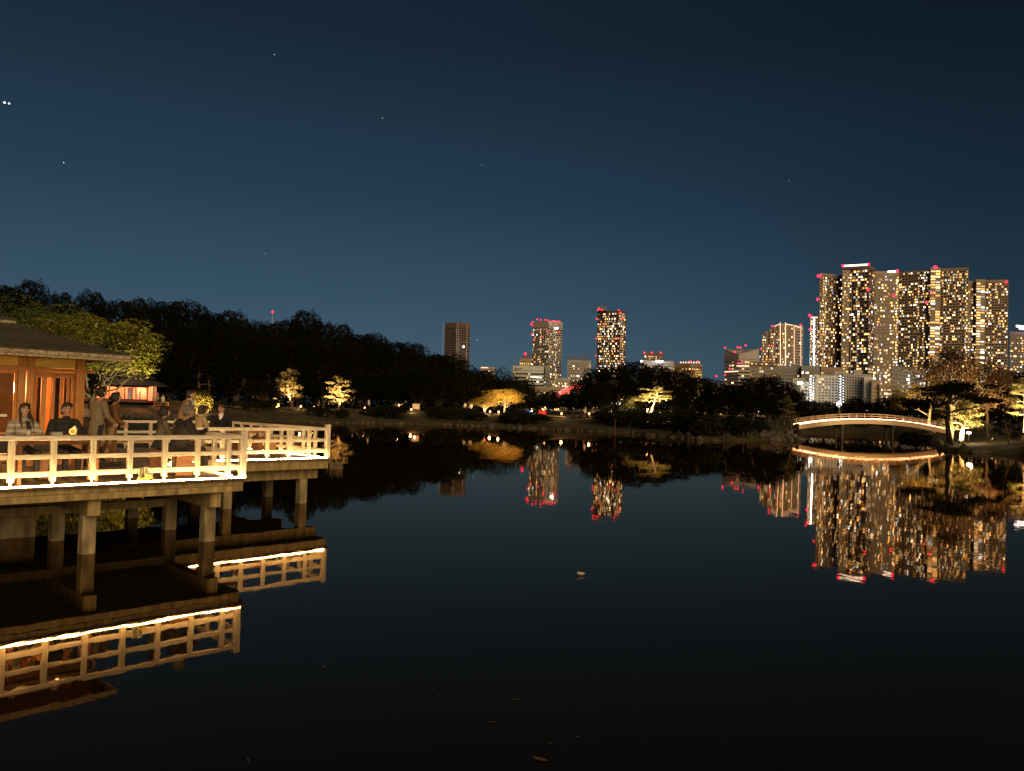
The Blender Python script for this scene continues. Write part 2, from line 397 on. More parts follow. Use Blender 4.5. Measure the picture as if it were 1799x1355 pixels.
PATHL = [(330, 111), (430, 116), (520, 121), (640, 126), (760, 129), (876, 125), (990, 119), (1080, 113), (1180, 106), (1300, 100), (1400, 97)]
pts = [gp(px, D) for px, D in PATHL]
fine = []
for a, c in zip(pts[:-1], pts[1:]):
    for k in range(8): fine.append(a.lerp(c, k / 8))
fine.append(pts[-1])
w = MB()
for i, p in enumerate(fine):
    dd = (fine[min(i + 1, len(fine) - 1)] - fine[max(i - 1, 0)]).normalized(); nn = Vector((-dd.y, dd.x, 0))
    for o in (-1.6, -0.55, 0.55, 1.6):
        q = p + nn * (o + 0.12 * math.sin(i * 1.7 + o)); w.v.append((q.x, q.y, G(q.x, q.y) + 0.13))
for i in range(len(fine) - 1):
    for k in range(3): w.f.append((i * 4 + k, (i + 1) * 4 + k, (i + 1) * 4 + k + 1, i * 4 + k + 1)); w.m.append(0)
M_GRAVEL = pmat('path_gravel', (0.26, 0.22, 0.16), (0.36, 0.31, 0.23), 3.0, 0.95, bump=0.5, bscale=20)
tag(w.build('path', M_GRAVEL), kind='structure')

# ------------------------------------------------------------------ the deck over the pond
S2, T2, TB = 4.45, 4.04, 9.6
deck = thing('viewing_deck', 'weathered timber viewing deck on square concrete piles over the pond', 'deck', DW(0, 0, 0), DROT)
pm = MB().box(0, 1, -0.0715, 0.0715, 0, 0.04).mesh('plank', M_PLANK)
r1 = random.Random(3)
t = 0.02
while t < TB:
    if t + 0.15 <= T2 + 0.02: a, e = -9.0, 0.03
    else: a, e = (-1.8 if t > 4.1 else -9.0), S2 + 0.03
    cut = a + (e - a) * r1.uniform(0.35, 0.65)
    for x0, x1 in ((a, cut - 0.004), (cut + 0.004, e)):
        child('plank', pm, deck, (x0, t + 0.0755, DZ - 0.04 + r1.uniform(-0.002, 0.002)), scale=(x1 - x0, 1, 1))
    t += 0.151
def board(x0, x1, y0, y1, z0, z1, nm, mt, par, bevel=0.006): return MB().box(x0, x1, y0, y1, z0, z1).build(nm, mt, par, bevel=bevel)
def run_boards(seglen, s0, s1, fn):
    n = max(1, round((s1 - s0) / seglen)); L_ = (s1 - s0) / n
    for i in range(n): fn(s0 + i * L_ + (0.002 if i else 0), s0 + (i + 1) * L_ - 0.002)
# front edge
run_boards(1.9, -9, 0.09, lambda a, c: board(a, c, -0.15, 0.016, 1.163, 1.205, 'ledge_board', M_LEDGE, deck))
run_boards(2.3, -9, 0.0, lambda a, c: board(a, c, -0.075, 0.05, 1.065, 1.16, 'fascia_board', M_BEAM, deck))
run_boards(2.9, -9, -0.004, lambda a, c: board(a, c, -0.06, 0.06, 0.948, 1.062, 'fascia_board', M_BEAM, deck))
# side edge of the front block
run_boards(2.0, 0.06, T2 - 0.16, lambda a, c: board(-0.016, 0.15, a, c, 1.163, 1.205, 'ledge_board', M_LEDGE, deck))
run_boards(2.0, 0.055, T2 - 0.08, lambda a, c: board(-0.05, 0.06, a, c, 0.952, 1.16, 'fascia_board', M_BEAM, deck))
# rear block
run_boards(1.6, 0.16, S2 + 0.09, lambda a, c: board(a, c, T2 - 0.15, T2 + 0.016, 1.163, 1.205, 'ledge_board', M_LEDGE, deck))
run_boards(2.2, 0.07, S2, lambda a, c: board(a, c, T2 - 0.075, T2 + 0.05, 0.93, 1.16, 'fascia_board', M_BEAM, deck))
run_boards(2.6, T2 + 0.055, TB, lambda a, c: board(S2 - 0.05, S2 + 0.06, a, c, 0.932, 1.16, 'fascia_board', M_BEAM, deck))
run_boards(1.9, T2 + 0.05, TB, lambda a, c: board(S2 - 0.016, S2 + 0.15, a, c, 1.163, 1.205, 'ledge_board', M_LEDGE, deck))
# piles and cross beams
for s, tl in [(-0.47, (0.36, 2.1, 4.1)), (-2.57, (0.36, 2.0)), (-4.65, (0.36, 2.0)), (-6.7, (0.36, 2.0))]:
    for tt in tl: board(s - 0.11, s + 0.11, tt - 0.11, tt + 0.11, -1.2, 0.655, 'pile', M_PILE, deck, 0.015)
    board(s - 0.1, s + 0.1, 0.06 if s > -1 else 0.07, 4.4, 0.66, 0.93, 'cross_beam', M_BEAM, deck)
for s in (1.86, 3.95):
    for tt in (4.42, 6.2, 8.4): board(s - 0.11, s + 0.11, tt - 0.11, tt + 0.11, -1.2, 0.645, 'pile', M_PILE, deck, 0.015)
board(0.3, 4.36, 4.31, 4.53, 0.65, 0.925, 'cross_beam', M_BEAM, deck)
board(0.3, 4.36, 6.09, 6.31, 0.65, 0.925, 'cross_beam', M_BEAM, deck)
board(-9, -0.62, 1.86, 2.06, 0.50, 0.655, 'edge_beam', M_BEAM, deck)
board(-9, -2.75, 2.62, 2.9, -0.9, 1.16, 'retaining_wall', M_PILE, deck)
MB().box(-9, -0.06, 0.07, T2, 1.12, 1.165).box(-1.8, S2 - 0.06, T2 + 0.06, TB, 1.12, 1.165).build('underfloor', M_DARK, deck)

# ------------------------------------------------------------------ railings
def railing(label, a, c, posts, end_posts=(False, False), step=0.59, off=0.0):
    """a, c: (s, t) ends; the thing's own x runs from a to c"""
    ang = math.atan2(c[1] - a[1], c[0] - a[0]); L_ = math.hypot(c[0] - a[0], c[1] - a[1])
    r_ = thing('railing', label, 'railing', DW(a[0], a[1], DZ), DROT + ang)
    jr = random.Random(int(L_ * 100))
    for z0, z1, hw, nm in ((0.725, 0.80, 0.05, 'top_rail'), (0.425, 0.50, 0.026, 'middle_rail'), (0.145, 0.232, 0.026, 'bottom_rail')):
        n_ = max(1, round(L_ / 3.4))
        for i in range(n_):
            board(i * L_ / n_ + 0.002, (i + 1) * L_ / n_ - 0.002, -hw, hw, z0, z1, nm, M_RAIL, r_, 0.008)
    post = MB().box(-0.043, 0.043, -0.043, 0.043, 0.075, 0.722).box(-0.016, 0.016, -0.02, 0.02, -0.006, 0.0745).mesh('post', M_RAILV)
    k = 0; x = posts
    while x < L_ - 0.12:
        o = child('post', post, r_, (x, 0, jr.uniform(-0.004, 0.004)), (0, 0, jr.uniform(-0.01, 0.01)))
        bv = o.modifiers.new('bevel', 'BEVEL'); bv.width = 0.007; bv.segments = 2
        x += step
    for e, xx in zip(end_posts, (0, L_)):
        if e:
            MB().box(-0.058, 0.058, -0.058, 0.058, -0.004, 0.862).box(-0.064, 0.064, -0.064, 0.064, 0.866, 0.885).build('corner_post', M_RAILV, r_, bevel=0.006, loc=(xx, 0, 0))
    return r_
railing('pale wooden railing on the front edge of the deck, before the striped-sweater table', (-8.9, 0), (-0.06, 0), 0.25 + 0.1)
railing('pale wooden railing on the short side of the deck, starting at the front corner post', (0, 0), (0, T2 - 0.06), 0.62, (True, False))
railing('pale wooden railing along the stepped-back end of the deck above the water', (0, T2), (S2 - 0.06, T2), 0.35)
railing('pale wooden railing receding along the outer end of the deck from its corner post', (S2, T2), (S2, TB), 0.6, (True, False), 0.6)
railing('dim wooden railing on the lawn side of the deck, behind the walkers', (-2.4, TB + 0.02), (S2 - 0.06, TB + 0.02), 0.2, step=0.7)

def rope(label, pts, mat=M_ROPE, rad=0.011, seed=1, group=None):
    q = random.Random(seed); P_ = []
    for a, c in zip(pts[:-1], pts[1:]):
        a = Vector(a); c = Vector(c); n_ = max(2, int((c - a).length / 0.35))
        for k in range(n_): P_.append(a.lerp(c, k / n_) + Vector((q.uniform(-.008, .008), q.uniform(-.012, .012), q.uniform(0, .003))))
    P_.append(Vector(pts[-1]))
    m_ = MB().tube(P_, rad, 5)
    o = m_.build('light_rope', mat); tag(o, label, 'rope light', group)
    return o
def deck_rope(label, pts, **k):
    o = rope(label, pts, **k); o.location = DW(0, 0, 0); o.rotation_euler = (0, 0, DROT); return o
zr = 1.217
deck_rope('glowing rope light on the front deck ledge, running under the cable bundle', [(-9, -0.125, zr), (0.0, -0.125, zr)])
deck_rope('glowing rope light on the inner side of the short deck railing', [(-0.08, 0.25, zr + .006), (-0.08, T2 - 0.1, zr + .006)], seed=2, mat=M_ROPE_IN)
deck_rope('glowing rope light on the ledge of the stepped-back deck end', [(0.25, T2 - 0.125, zr), (S2 - 0.08, T2 - 0.125, zr)], seed=3)
deck_rope('glowing rope light inside the railing receding along the outer deck end', [(S2 - 0.09, T2 + 0.2, zr + .006), (S2 - 0.09, TB - 0.1, zr + .006)], seed=4, mat=M_ROPE_IN)

# cable bundle and wrapped junction box at the fourth post
sx = s_at(249, 0, 1.5)
cb = thing('cable_bundle', 'clear-wrapped junction box with tangled yellow cables tied to the front railing', 'cables', DW(sx, -0.07, 1.209), DROT)
M_CABLE = pmat('yellow_cable', (0.45, 0.38, 0.08), (0.6, 0.5, 0.14), 5, 0.4)
M_WRAP = pmat('clear_wrap', (0.55, 0.52, 0.35), (0.7, 0.66, 0.46), 14, 0.25, bump=0.8, bscale=60)
MB().box(-0.075, -0.015, -0.035, 0.0, 0.03, 0.25).build('junction_box', M_WRAP, cb, bevel=0.01)
MB().lathe([(0.03, 0), (0.045, 0.03), (0.04, 0.1), (0.052, 0.13), (0.05, 0.14)], 10, (0.04, -0.02, 0.12)).build('plastic_wrap', M_WRAP, cb, smooth=True)
q = random.Random(4); m_ = MB()
for k in range(9):
    c = Vector((q.uniform(-.08, .1), q.uniform(-.045, 0.0), 0.02 + 0.012 * k)); ra = q.uniform(.04, .085)
    m_.tube([c + Vector((ra * math.cos(a), 0.3 * ra * math.sin(a) - .01, 0.45 * ra * abs(math.sin(a + k)))) for a in np.linspace(0, 5.5, 14)], 0.006, 5)
m_.build('cable_coil', M_CABLE, cb, smooth=True, kind='stuff')

# ------------------------------------------------------------------ the near teahouse
TW, SW = 4.15, -1.64
th = thing('teahouse', 'timber teahouse with ochre plaster band and bark shingle roof on the deck', 'teahouse', DW(0, 0, DZ), DROT)
zt = lambda z: z - DZ
# corner and wall posts
for px in (33, 49, 140): pass
cols = [(s_at(36, TW, 2.6), 0.07), (s_at(51, TW, 2.6), 0.06), (SW, 0.085), (-5.6, 0.07), (-7.4, 0.07)]
for s, w_ in cols: board(s - w_, s + w_, TW - w_, TW + w_, 0, zt(3.43), 'post', M_REDWOOD, th)
for tt in (6.2, 8.3): board(SW - 0.07, SW + 0.07, tt - .07, tt + .07, 0, zt(3.43), 'post', M_REDWOOD, th)
board(-9, SW - 0.09, TW - 0.03, TW + 0.04, zt(3.235), zt(3.43), 'plaster_band', M_PLASTER, th)
board(-9, SW + 0.25, TW - 0.075, TW + 0.06, zt(3.155), zt(3.23), 'lintel', M_REDWOOD, th)
board(-9, SW + 0.55, TW - 0.05, TW + 0.05, zt(3.435), zt(3.53), 'wall_plate', M_REDDARK, th)
board(SW - 0.05, SW + 0.05, TW + 0.1, 8.5, zt(3.155), zt(3.23), 'lintel', M_REDWOOD, th)
board(SW - 0.05, SW + 0.05, TW - 0.8, 9.2, zt(3.536), zt(3.61), 'wall_plate', M_REDDARK, th)
board(SW - 0.03, SW + 0.03, TW + 0.1, 8.5, zt(3.235), zt(3.43), 'plaster_band', M_PLASTER, th)
# sliding screens along the front: stiles, rails and panes
def screen(s0, s1, tt, z0, z1, lower, mt=M_REDWOOD, stile=0.05, mid=None, glass=M_GLASS):
    f = thing_part = child('sliding_door', MB().box(s0, s0 + stile, tt - .02, tt + .02, z0, z1).box(s1 - stile, s1, tt - .02, tt + .02, z0, z1)
              .box(s0 + stile, s1 - stile, tt - .018, tt + .018, z1 - 0.07, z1).box(s0 + stile, s1 - stile, tt - .018, tt + .018, z0, z0 + 0.08)
              .box(s0 + stile, s1 - stile, tt - .018, tt + .018, z0 + lower, z0 + lower + 0.05).mesh('sliding_door', mt), th)
    bv = f.modifiers.new('bevel', 'BEVEL'); bv.width = 0.004
    MB().box(s0 + stile, s1 - stile, tt - .004, tt + .004, z0 + lower + 0.05, z1 - 0.07).build('pane', glass, f)
    MB().box(s0 + stile, s1 - stile, tt - .008, tt + .008, z0 + 0.08, z0 + lower).build('panel', M_DARK if lower > .3 else mt, f)
    if mid:
        for x, w_ in mid: MB().box(x - w_ / 2, x + w_ / 2, tt - .016, tt + .016, z0 + lower + .05, z1 - .07).build('stile', mt, f, bevel=0.003)
    return f
M_SCRG = bpy.data.materials.new('window_glass'); M_SCRG.use_nodes = True
n = M_SCRG.node_tree.nodes; L = M_SCRG.node_tree.links
tb = n.new('ShaderNodeBsdfTransparent'); gl = n.new('ShaderNodeBsdfGlossy'); gl.inputs['Roughness'].default_value = 0.02
fr = n.new('ShaderNodeFresnel'); fr.inputs[0].default_value = 1.6; mxs = n.new('ShaderNodeMixShader')
L.new(fr.outputs[0], mxs.inputs[0]); L.new(tb.outputs[0], mxs.inputs[1]); L.new(gl.outputs[0], mxs.inputs[2]); L.new(mxs.outputs[0], n['Material Output'].inputs[0])
tb.inputs[0].default_value = (0.75, 0.72, 0.66, 1)
sl = [s_at(p, TW, 2.6) for p in (55, 75, 95, 118, 131)]
screen(-5.55, cols[0][0] - 0.07, TW + 0.02, 0.02, zt(3.15), 0.62, glass=M_SCRG)
s0, s1 = s_at(57, TW, 2.6), s_at(131, TW, 2.6)
wd = s1 - s0
screen(s0, s0 + wd * .52, TW + 0.02, 0.02, zt(3.10), 0.45, mid=[(s0 + wd * .26, 0.10)], glass=M_SCRG)
screen(s0 + wd * .48, s1, TW + 0.065, 0.02, zt(3.10), 0.45, mid=[(s0 + wd * .70, 0.06), (s0 + wd * .86, 0.05)], glass=M_SCRG)
board(s0, s1, TW - .03, TW + .1, zt(3.10), zt(3.15), 'head_jamb', M_REDWOOD, th)
# side wall screens and room
for a, c in ((TW + .12, 5.15), (5.17, 6.12), (6.28, 7.2), (7.22, 8.22)):
    f = child('sliding_door', MB().box(SW - .02, SW + .02, a, a + .05, .02, zt(3.15)).box(SW - .02, SW + .02, c - .05, c, .02, zt(3.15))
          .box(SW - .018, SW + .018, a + .05, c - .05, zt(3.08), zt(3.15)).box(SW - .018, SW + .018, a + .05, c - .05, .02, .5).mesh('sliding_door', M_REDWOOD), th)
    MB().box(SW - .004, SW + .004, a + .05, c - .05, .5, zt(3.08)).build('pane', M_SCRG, f)
MB().box(-9, SW - .1, 8.45, 8.55, 0, zt(3.43)).build('back_wall', pmat('inner_wall', (0.10, 0.065, 0.03), (0.14, 0.09, 0.045), 3, 0.9), th)
MB().box(-9, SW - .1, TW + .1, 8.45, -0.03, 0.012).build('room_floor', M_TABLE, th)
MB().box(-9, SW - .1, TW + .1, 8.45, zt(3.30), zt(3.33)).build('room_ceiling', M_TABLE, th)
for s in (-2.2, -2.75, -3.5): board(s - .05, s + .05, 6.4, 6.5, 0.0, zt(3.29), 'inner_post', M_REDWOOD, th)
# paper lamps inside
M_PAPER = emat('paper_lamp_glow', (1.0, 0.45, 0.13), 7.0, 'NONE')
for s, tt in ((-3.0, 5.4), (-5.2, 5.8)):
    lp = MB().lathe([(0.05, 0), (0.14, 0.03), (0.16, 0.15), (0.14, 0.27), (0.05, 0.30)], 14, (s, tt, zt(2.88))).build('paper_lamp', M_PAPER, th, smooth=True)
    MB().tube([(s, tt, zt(3.17)), (s, tt, zt(3.30))], 0.006, 5).build('lamp_cord', M_DARK, lp)
    light('room_light', 'POINT', (s, tt - 0.3, zt(2.8)), 420, (1.0, 0.46, 0.15), th, 0.12)
# roof: hipped, with a smaller upper roof; courses of shingles are real steps
EC = (-0.95, 3.25)                      # eave corner
def roof_slope(root, corner_s, corner_t, z_e, rise, run, left, depth, courses):
    for k in range(courses):
        f0, f1 = k / courses, (k + 1) / courses
        z0 = z_e + rise * (f0 * 0.80 + 0.20 * f0 ** 2); z1 = z_e + rise * (f1 * 0.80 + 0.20 * f1 ** 2)
        s0_, t0_ = corner_s - run * f0, corner_t + run * f0; s1_, t1_ = corner_s - run * f1 - .02, corner_t + run * f1 + .02
        b0, b1 = corner_t + depth - run * f0, corner_t + depth - run * f1
        m_ = MB()
        th_ = 0.035
        m_.add([(left, t0_, z0), (s0_, t0_, z0), (s1_, t1_, z1 + .004), (left, t1_, z1 + .004), (left, t0_, z0 - th_), (s0_, t0_, z0 - th_)],
               [(0, 1, 2, 3), (5, 1, 0, 4)])
        m_.add([(s0_, t0_, z0), (s0_, b0, z0), (s1_, b1, z1 + .004), (s1_, t1_, z1 + .004), (s0_, t0_, z0 - th_), (s0_, b0, z0 - th_)],
               [(0, 1, 2, 3), (5, 1, 0, 4)])
        m_.build('shingle_course', M_SHINGLE, root)
rf = child('roof', MB().box(-9.5, EC[0] - 0.3, EC[1] + 0.3, EC[1] + 7.3, zt(3.545), zt(3.57)).mesh('roof', M_REDDARK), th)
roof_slope(rf, EC[0], EC[1], zt(3.575), 0.67, 1.9, -9.5, 7.5, 11)
run_boards(0.62, -9.5, EC[0], lambda a, c: MB().box(a, c, EC[1] - 0.03, EC[1] + 0.05, zt(3.457), zt(3.538)).build('eave_board', M_EAVE, rf, bevel=0.006))
board(-9.5, EC[0] + 0.02, EC[1] - 0.075, EC[1] - 0.036, zt(3.405), zt(3.452), 'gutter', M_EAVE, rf)
run_boards(0.8, EC[1] + 0.056, EC[1] + 7.4, lambda a, c: MB().box(EC[0] - 0.05, EC[0] + 0.03, a, c, zt(3.457), zt(3.538)).build('eave_board', M_EAVE, rf, bevel=0.006))
for k in range(16):
    s = -1.35 - k * 0.42
    MB().bar((s, EC[1] + .02, zt(3.50)), (s, TW + .3, zt(3.60)), 0.05, 0.05).build('rafter', M_REDDARK, rf)
for k in range(10):
    tt = 3.9 + k * 0.45
    MB().bar((EC[0] - .06, tt, zt(3.50)), (SW - .3, tt, zt(3.575)), 0.05, 0.05).build('rafter', M_REDDARK, rf)
UC = (EC[0] - 1.72, EC[1] + 1.72)
run_boards(1.2, -9.5, UC[0], lambda a, c: MB().box(a, c, UC[1] - .04, UC[1] + .06, zt(4.15), zt(4.21)).build('eave_board', M_EAVE, rf, bevel=0.006))
MB().box(UC[0] - .06, UC[0] + .04, UC[1] + .062, UC[1] + 4.2, zt(4.15), zt(4.21)).build('eave_board', M_EAVE, rf, bevel=0.006)
roof_slope(rf, UC[0] + .03, UC[1] - .03, zt(4.25), 0.55, 1.6, -9.5, 4.3, 6)
# ------------------------------------------------------------------ trees
def leaf_quads(rg, pts, size, flat=0.0, aspect=0.6, outn=None):
    n_ = len(pts)
    a = rg.normal(size=(n_, 3)); a[:, 2] *= (1 - flat); a /= np.linalg.norm(a, axis=1)[:, None] + 1e-9
    c = rg.normal(size=(n_, 3))
    if flat: c = c * (1 - flat) + np.array([0, 0, 1.0]) * flat * 2
    nrm = np.cross(a, c); b_ = np.cross(nrm, a); b_ /= np.linalg.norm(b_, axis=1)[:, None] + 1e-9
    s_ = size * rg.uniform(0.55, 1.35, n_)[:, None]
    a = a * s_; b_ = b_ * s_ * aspect
    return np.stack([pts - a * .5, pts + b_ * .45, pts + a * .5, pts - b_ * .45], 1)
def blob_points(rg, c, r, n_, shell=0.55, topbias=0.0):
    v = rg.normal(size=(n_, 3)); v /= np.linalg.norm(v, axis=1)[:, None]
    if topbias: v[:, 2] = np.where((v[:, 2] < 0) & (rg.random(n_) < topbias), -v[:, 2], v[:, 2])
    rad = shell + (1 - shell) * rg.random(n_) ** 0.6
    rad *= 1 + 0.16 * np.sin(v[:, 0] * 5 + c[0]) * np.sin(v[:, 1] * 5 + c[1] * 2)
    return np.array(c) + v * rad[:, None] * np.array(r)
def limb(m_, rg, a, c, r0, r1, n=6, wob=0.12, seg=6):
    a = np.array(a, float); c = np.array(c, float); L_ = np.linalg.norm(c - a); P_ = []
    for k in range(seg + 1):
        f = k / seg; P_.append(a + (c - a) * f + rg.normal(size=3) * wob * L_ * math.sin(f * math.pi) * .35)
    m_.tube(P_, [r0 + (r1 - r0) * k / seg for k in range(seg + 1)], n); return P_
def broadleaf(seed, H_, R_, nblob, nleaf, lsize, leafmat_, trunk_h=0.35, bark=M_BARK, squash=0.8, asym=0.0, bs=(.26, .44), shell=.78):
    rg = np.random.default_rng(seed); wood = MB()
    limb(wood, rg, (0, 0, -0.4), (0.02 * H_, 0, H_ * trunk_h * 1.3), H_ * .028, H_ * .018, 8, 0.08)
    Q = []
    cz = H_ * (trunk_h + 1) / 2 + .2; hz_ = H_ * (1 - trunk_h) / 2
    for k in range(nblob):
        f = (k + .5) / nblob; th_ = k * 2.39996 + rg.uniform(-.3, .3)
        zz = -0.75 + 1.7 * f; rr_ = math.sqrt(max(0.05, 1 - (zz * .9) ** 2))
        e = rg.uniform(.62, .92)
        c = np.array([R_ * rr_ * e * math.cos(th_) * .8 + asym * zz, R_ * rr_ * e * math.sin(th_) * .8, cz + zz * hz_ * .82])
        br = R_ * rg.uniform(*bs)
        Q.append(leaf_quads(rg, blob_points(rg, c, (br, br, br * squash), nleaf // nblob, shell, .5), lsize))
        if k % 2 == 0: limb(wood, rg, (0, 0, H_ * trunk_h * rg.uniform(.7, 1.2)), c, H_ * .012, H_ * .003, 5, .2, 5)
    return wood.mesh('trunk', bark, True), quad_mesh('crown', np.concatenate(Q), leafmat_)
def pine(seed, H_, R_, npad, ntuft, leafmat_=L_PINE, lean=0.15, bark=M_PBARK, low=0.3, nsize=0.16, padflat=0.22, conic=0.5):
    rg = np.random.default_rng(seed); wood = MB(); P_ = []
    ph = rg.uniform(0, 6.28)
    for k in range(10):
        f = k / 9; P_.append(np.array([lean * H_ * (math.sin(f * 3.2 + ph) - math.sin(ph)) * .6, lean * H_ * .5 * math.sin(f * 4.1 + ph * 2), -0.4 + f * H_ * .93]))
    wood.tube(P_, [H_ * (.034 - .028 * k / 9) for k in range(10)], 9)
    Q = []
    for k in range(npad):
        f = low + (1 - low) * (k + .3) / npad; th_ = k * 2.39996 + rg.uniform(-.5, .5)
        i = f * 9; p0 = P_[int(min(i, 8))] + (P_[int(min(i, 8)) + 1] - P_[int(min(i, 8))]) * (i - int(min(i, 8)))
        reach = R_ * (1 - conic * (f - low) / (1 - low)) * rg.uniform(.55, .95)
        if k == npad - 1: reach = 0.05
        c = p0 + np.array([math.cos(th_) * reach * .75, math.sin(th_) * reach * .75, H_ * .03])
        limb(wood, rg, p0, c, H_ * .012, H_ * .004, 6, .22, 5)
        pr = max(R_ * .3, reach * .5)
        for j in range(4):
            cc = c + np.array([rg.normal() * pr * .45, rg.normal() * pr * .45, rg.normal() * pr * .06])
            pp = pr * rg.uniform(.5, .85)
            Q.append(leaf_quads(rg, blob_points(rg, cc, (pp, pp, pp * padflat * 1.6), ntuft // (npad * 4), .25, .35), nsize, 0.25, 0.35))
            if j < 2: limb(wood, rg, c, cc, H_ * .004, H_ * .0015, 4, .2, 3)
    return wood.mesh('trunk', bark, True), quad_mesh('crown', np.concatenate(Q), leafmat_)
def tree(name, label, meshes, loc, rz=0.0, sc=1.0, group=None, sz=None):
    r_ = thing(name, label, 'tree', loc, rz, group); r_.scale = (sc, sc, sz or sc)
    child('trunk', meshes[0], r_); child('crown', meshes[1], r_); return r_
R2 = random.Random(21)
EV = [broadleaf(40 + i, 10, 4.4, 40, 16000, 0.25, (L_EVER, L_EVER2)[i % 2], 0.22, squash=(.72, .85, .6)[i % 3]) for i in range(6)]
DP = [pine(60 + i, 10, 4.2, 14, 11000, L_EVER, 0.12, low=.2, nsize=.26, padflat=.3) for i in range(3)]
FOREST = [(0, 487, 150), (48, 489, 148), (98, 498, 152), (150, 505, 150), (200, 515, 146), (245, 521, 150), (285, 518, 150), (325, 523, 152), (365, 535, 154),
          (402, 541, 156), (438, 553, 160), (475, 561, 158), (503, 546, 160), (532, 542, 162), (562, 549, 162), (595, 566, 165), (625, 576, 166),
          (655, 583, 168), (690, 588, 168), (722, 601, 170), (752, 612, 172), (780, 622, 172), (808, 638, 174), (838, 649, 176), (872, 656, 178), (898, 667, 180)]
n_f = 0
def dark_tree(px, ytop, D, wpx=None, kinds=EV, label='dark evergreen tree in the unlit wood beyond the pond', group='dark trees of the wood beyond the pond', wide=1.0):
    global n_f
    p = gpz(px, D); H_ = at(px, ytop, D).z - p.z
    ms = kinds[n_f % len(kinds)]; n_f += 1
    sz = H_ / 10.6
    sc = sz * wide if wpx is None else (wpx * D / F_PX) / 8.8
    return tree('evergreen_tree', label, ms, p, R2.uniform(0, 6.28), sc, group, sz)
ZONES = [(130, 'behind the teahouse roof'), (250, 'behind the yellow-green lit tree'), (330, 'behind the small teahouse'), (440, 'behind the bright round shrub'), (500, 'below the red mast lamp'), (570, 'behind the slim lit pine'),
         (640, 'behind the layered lit pine'), (720, 'behind the lit notice board'), (790, 'below the dark brown office tower'), (2000, 'behind the golden maple')]
def wood_label(px, row):
    z_ = [z for lim, z in ZONES if px < lim][0]
    return ('tall dark evergreen on the skyline of the wood ', 'dark evergreen halfway down the wood ', 'low dark evergreen at the foot of the wood ')[row] + z_, ('skyline trees ', 'middle trees ', 'foot trees ')[row] + z_
def wood_tree(px, yt, D, wpx, row, kinds=EV):
    lb, g_ = wood_label(px, row); return dark_tree(px, yt, D, wpx, kinds, lb, g_)
for i, (px, yt, D) in enumerate(FOREST):
    wood_tree(px, yt + (R2.uniform(-3, 1) if i % 2 else R2.uniform(3, 9)), D + R2.uniform(-3, 3), R2.choice((58, 70, 84, 104)), 0)
    h = hz(px)
    wood_tree(px + R2.uniform(-14, 14), yt + (h - yt) * R2.uniform(.2, .34), D - 9 - R2.uniform(0, 4), R2.uniform(70, 95), 1)
    if True:
        wood_tree(px + R2.uniform(-14, 14), yt + (h - yt) * R2.uniform(.45, .62), D - 19, R2.uniform(60, 85), 2, EV + DP)
for px, yt, D, wp in [(-45, 484, 150, 100), (350, 640, 126, 90), (420, 650, 128, 80), (300, 650, 130, 80), (460, 668, 118, 70), (690, 668, 140, 60), (770, 662, 142, 70), (640, 672, 142, 55), (735, 676, 138, 70)]:
    wood_tree(px, yt, D, wp, 2 if px > 0 else 0, EV + DP)
MID = 'dark evergreen tree in the clump before the town, between lit maple and arched bridge'
MIDG = 'dark trees of the clump before the town'
for px, yt, D, wp in [(930, 690, 185, 40), (965, 686, 185, 45), (1000, 690, 180, 45), (1022, 664, 172, 55), (1045, 646, 172, 60), (1078, 640, 170, 70), (1112, 632, 172, 75), (1150, 639, 172, 70),
                      (1190, 647, 170, 70), (1228, 659, 166, 60), (1258, 668, 160, 55), (1290, 674, 146, 60), (1322, 661, 140, 65), (1350, 657, 138, 60), (1378, 668, 136, 52), (1400, 684, 136, 40),
                      (1060, 672, 160, 60), (1120, 668, 158, 70), (1190, 676, 152, 70), (1250, 690, 140, 60), (1310, 684, 128, 70), (1365, 690, 122, 60), (1215, 700, 128, 50), (1035, 690, 160, 50), (960, 702, 170, 50),
                      (1420, 702, 190, 40), (1448, 704, 190, 45), (1478, 707, 190, 40), (1504, 698, 185, 42), (1532, 705, 185, 40), (1552, 697, 180, 40), (1580, 692, 176, 50), (1610, 695, 172, 50)]:
    z_ = [z for lim, z in ((1010, 'beside the red-lit arch bridge'), (1065, 'under the pinkish apartment block'), (1115, 'below the brown tower'), (1180, 'behind the umbrella pine'), (1240, 'below the amber-lit block'), (1300, 'below the wedge-roofed office'), (1410, 'below the outlined tower'), (1485, 'before the white slab block'), (1700, 'behind the crown of the arched bridge')) if px < lim][0]
    dark_tree(px, yt, D, wp, EV, ('dark evergreen on the skyline of the clump ' if D > 161 else 'dark evergreen low in the clump ') + z_, ('clump skyline ' if D > 161 else 'clump foot ') + z_)
RG = 'dark evergreen tree behind the lawn past the arched bridge'
for px, yt, D, wp in [(1640, 690, 130, 60), (1690, 686, 128, 60), (1740, 668, 122, 70), (1785, 650, 120, 70), (1830, 640, 118, 80), (1762, 690, 104, 50), (1720, 700, 108, 50)]:
    dark_tree(px, yt, D, wp, EV, RG, 'dark trees behind the bridge lawn')
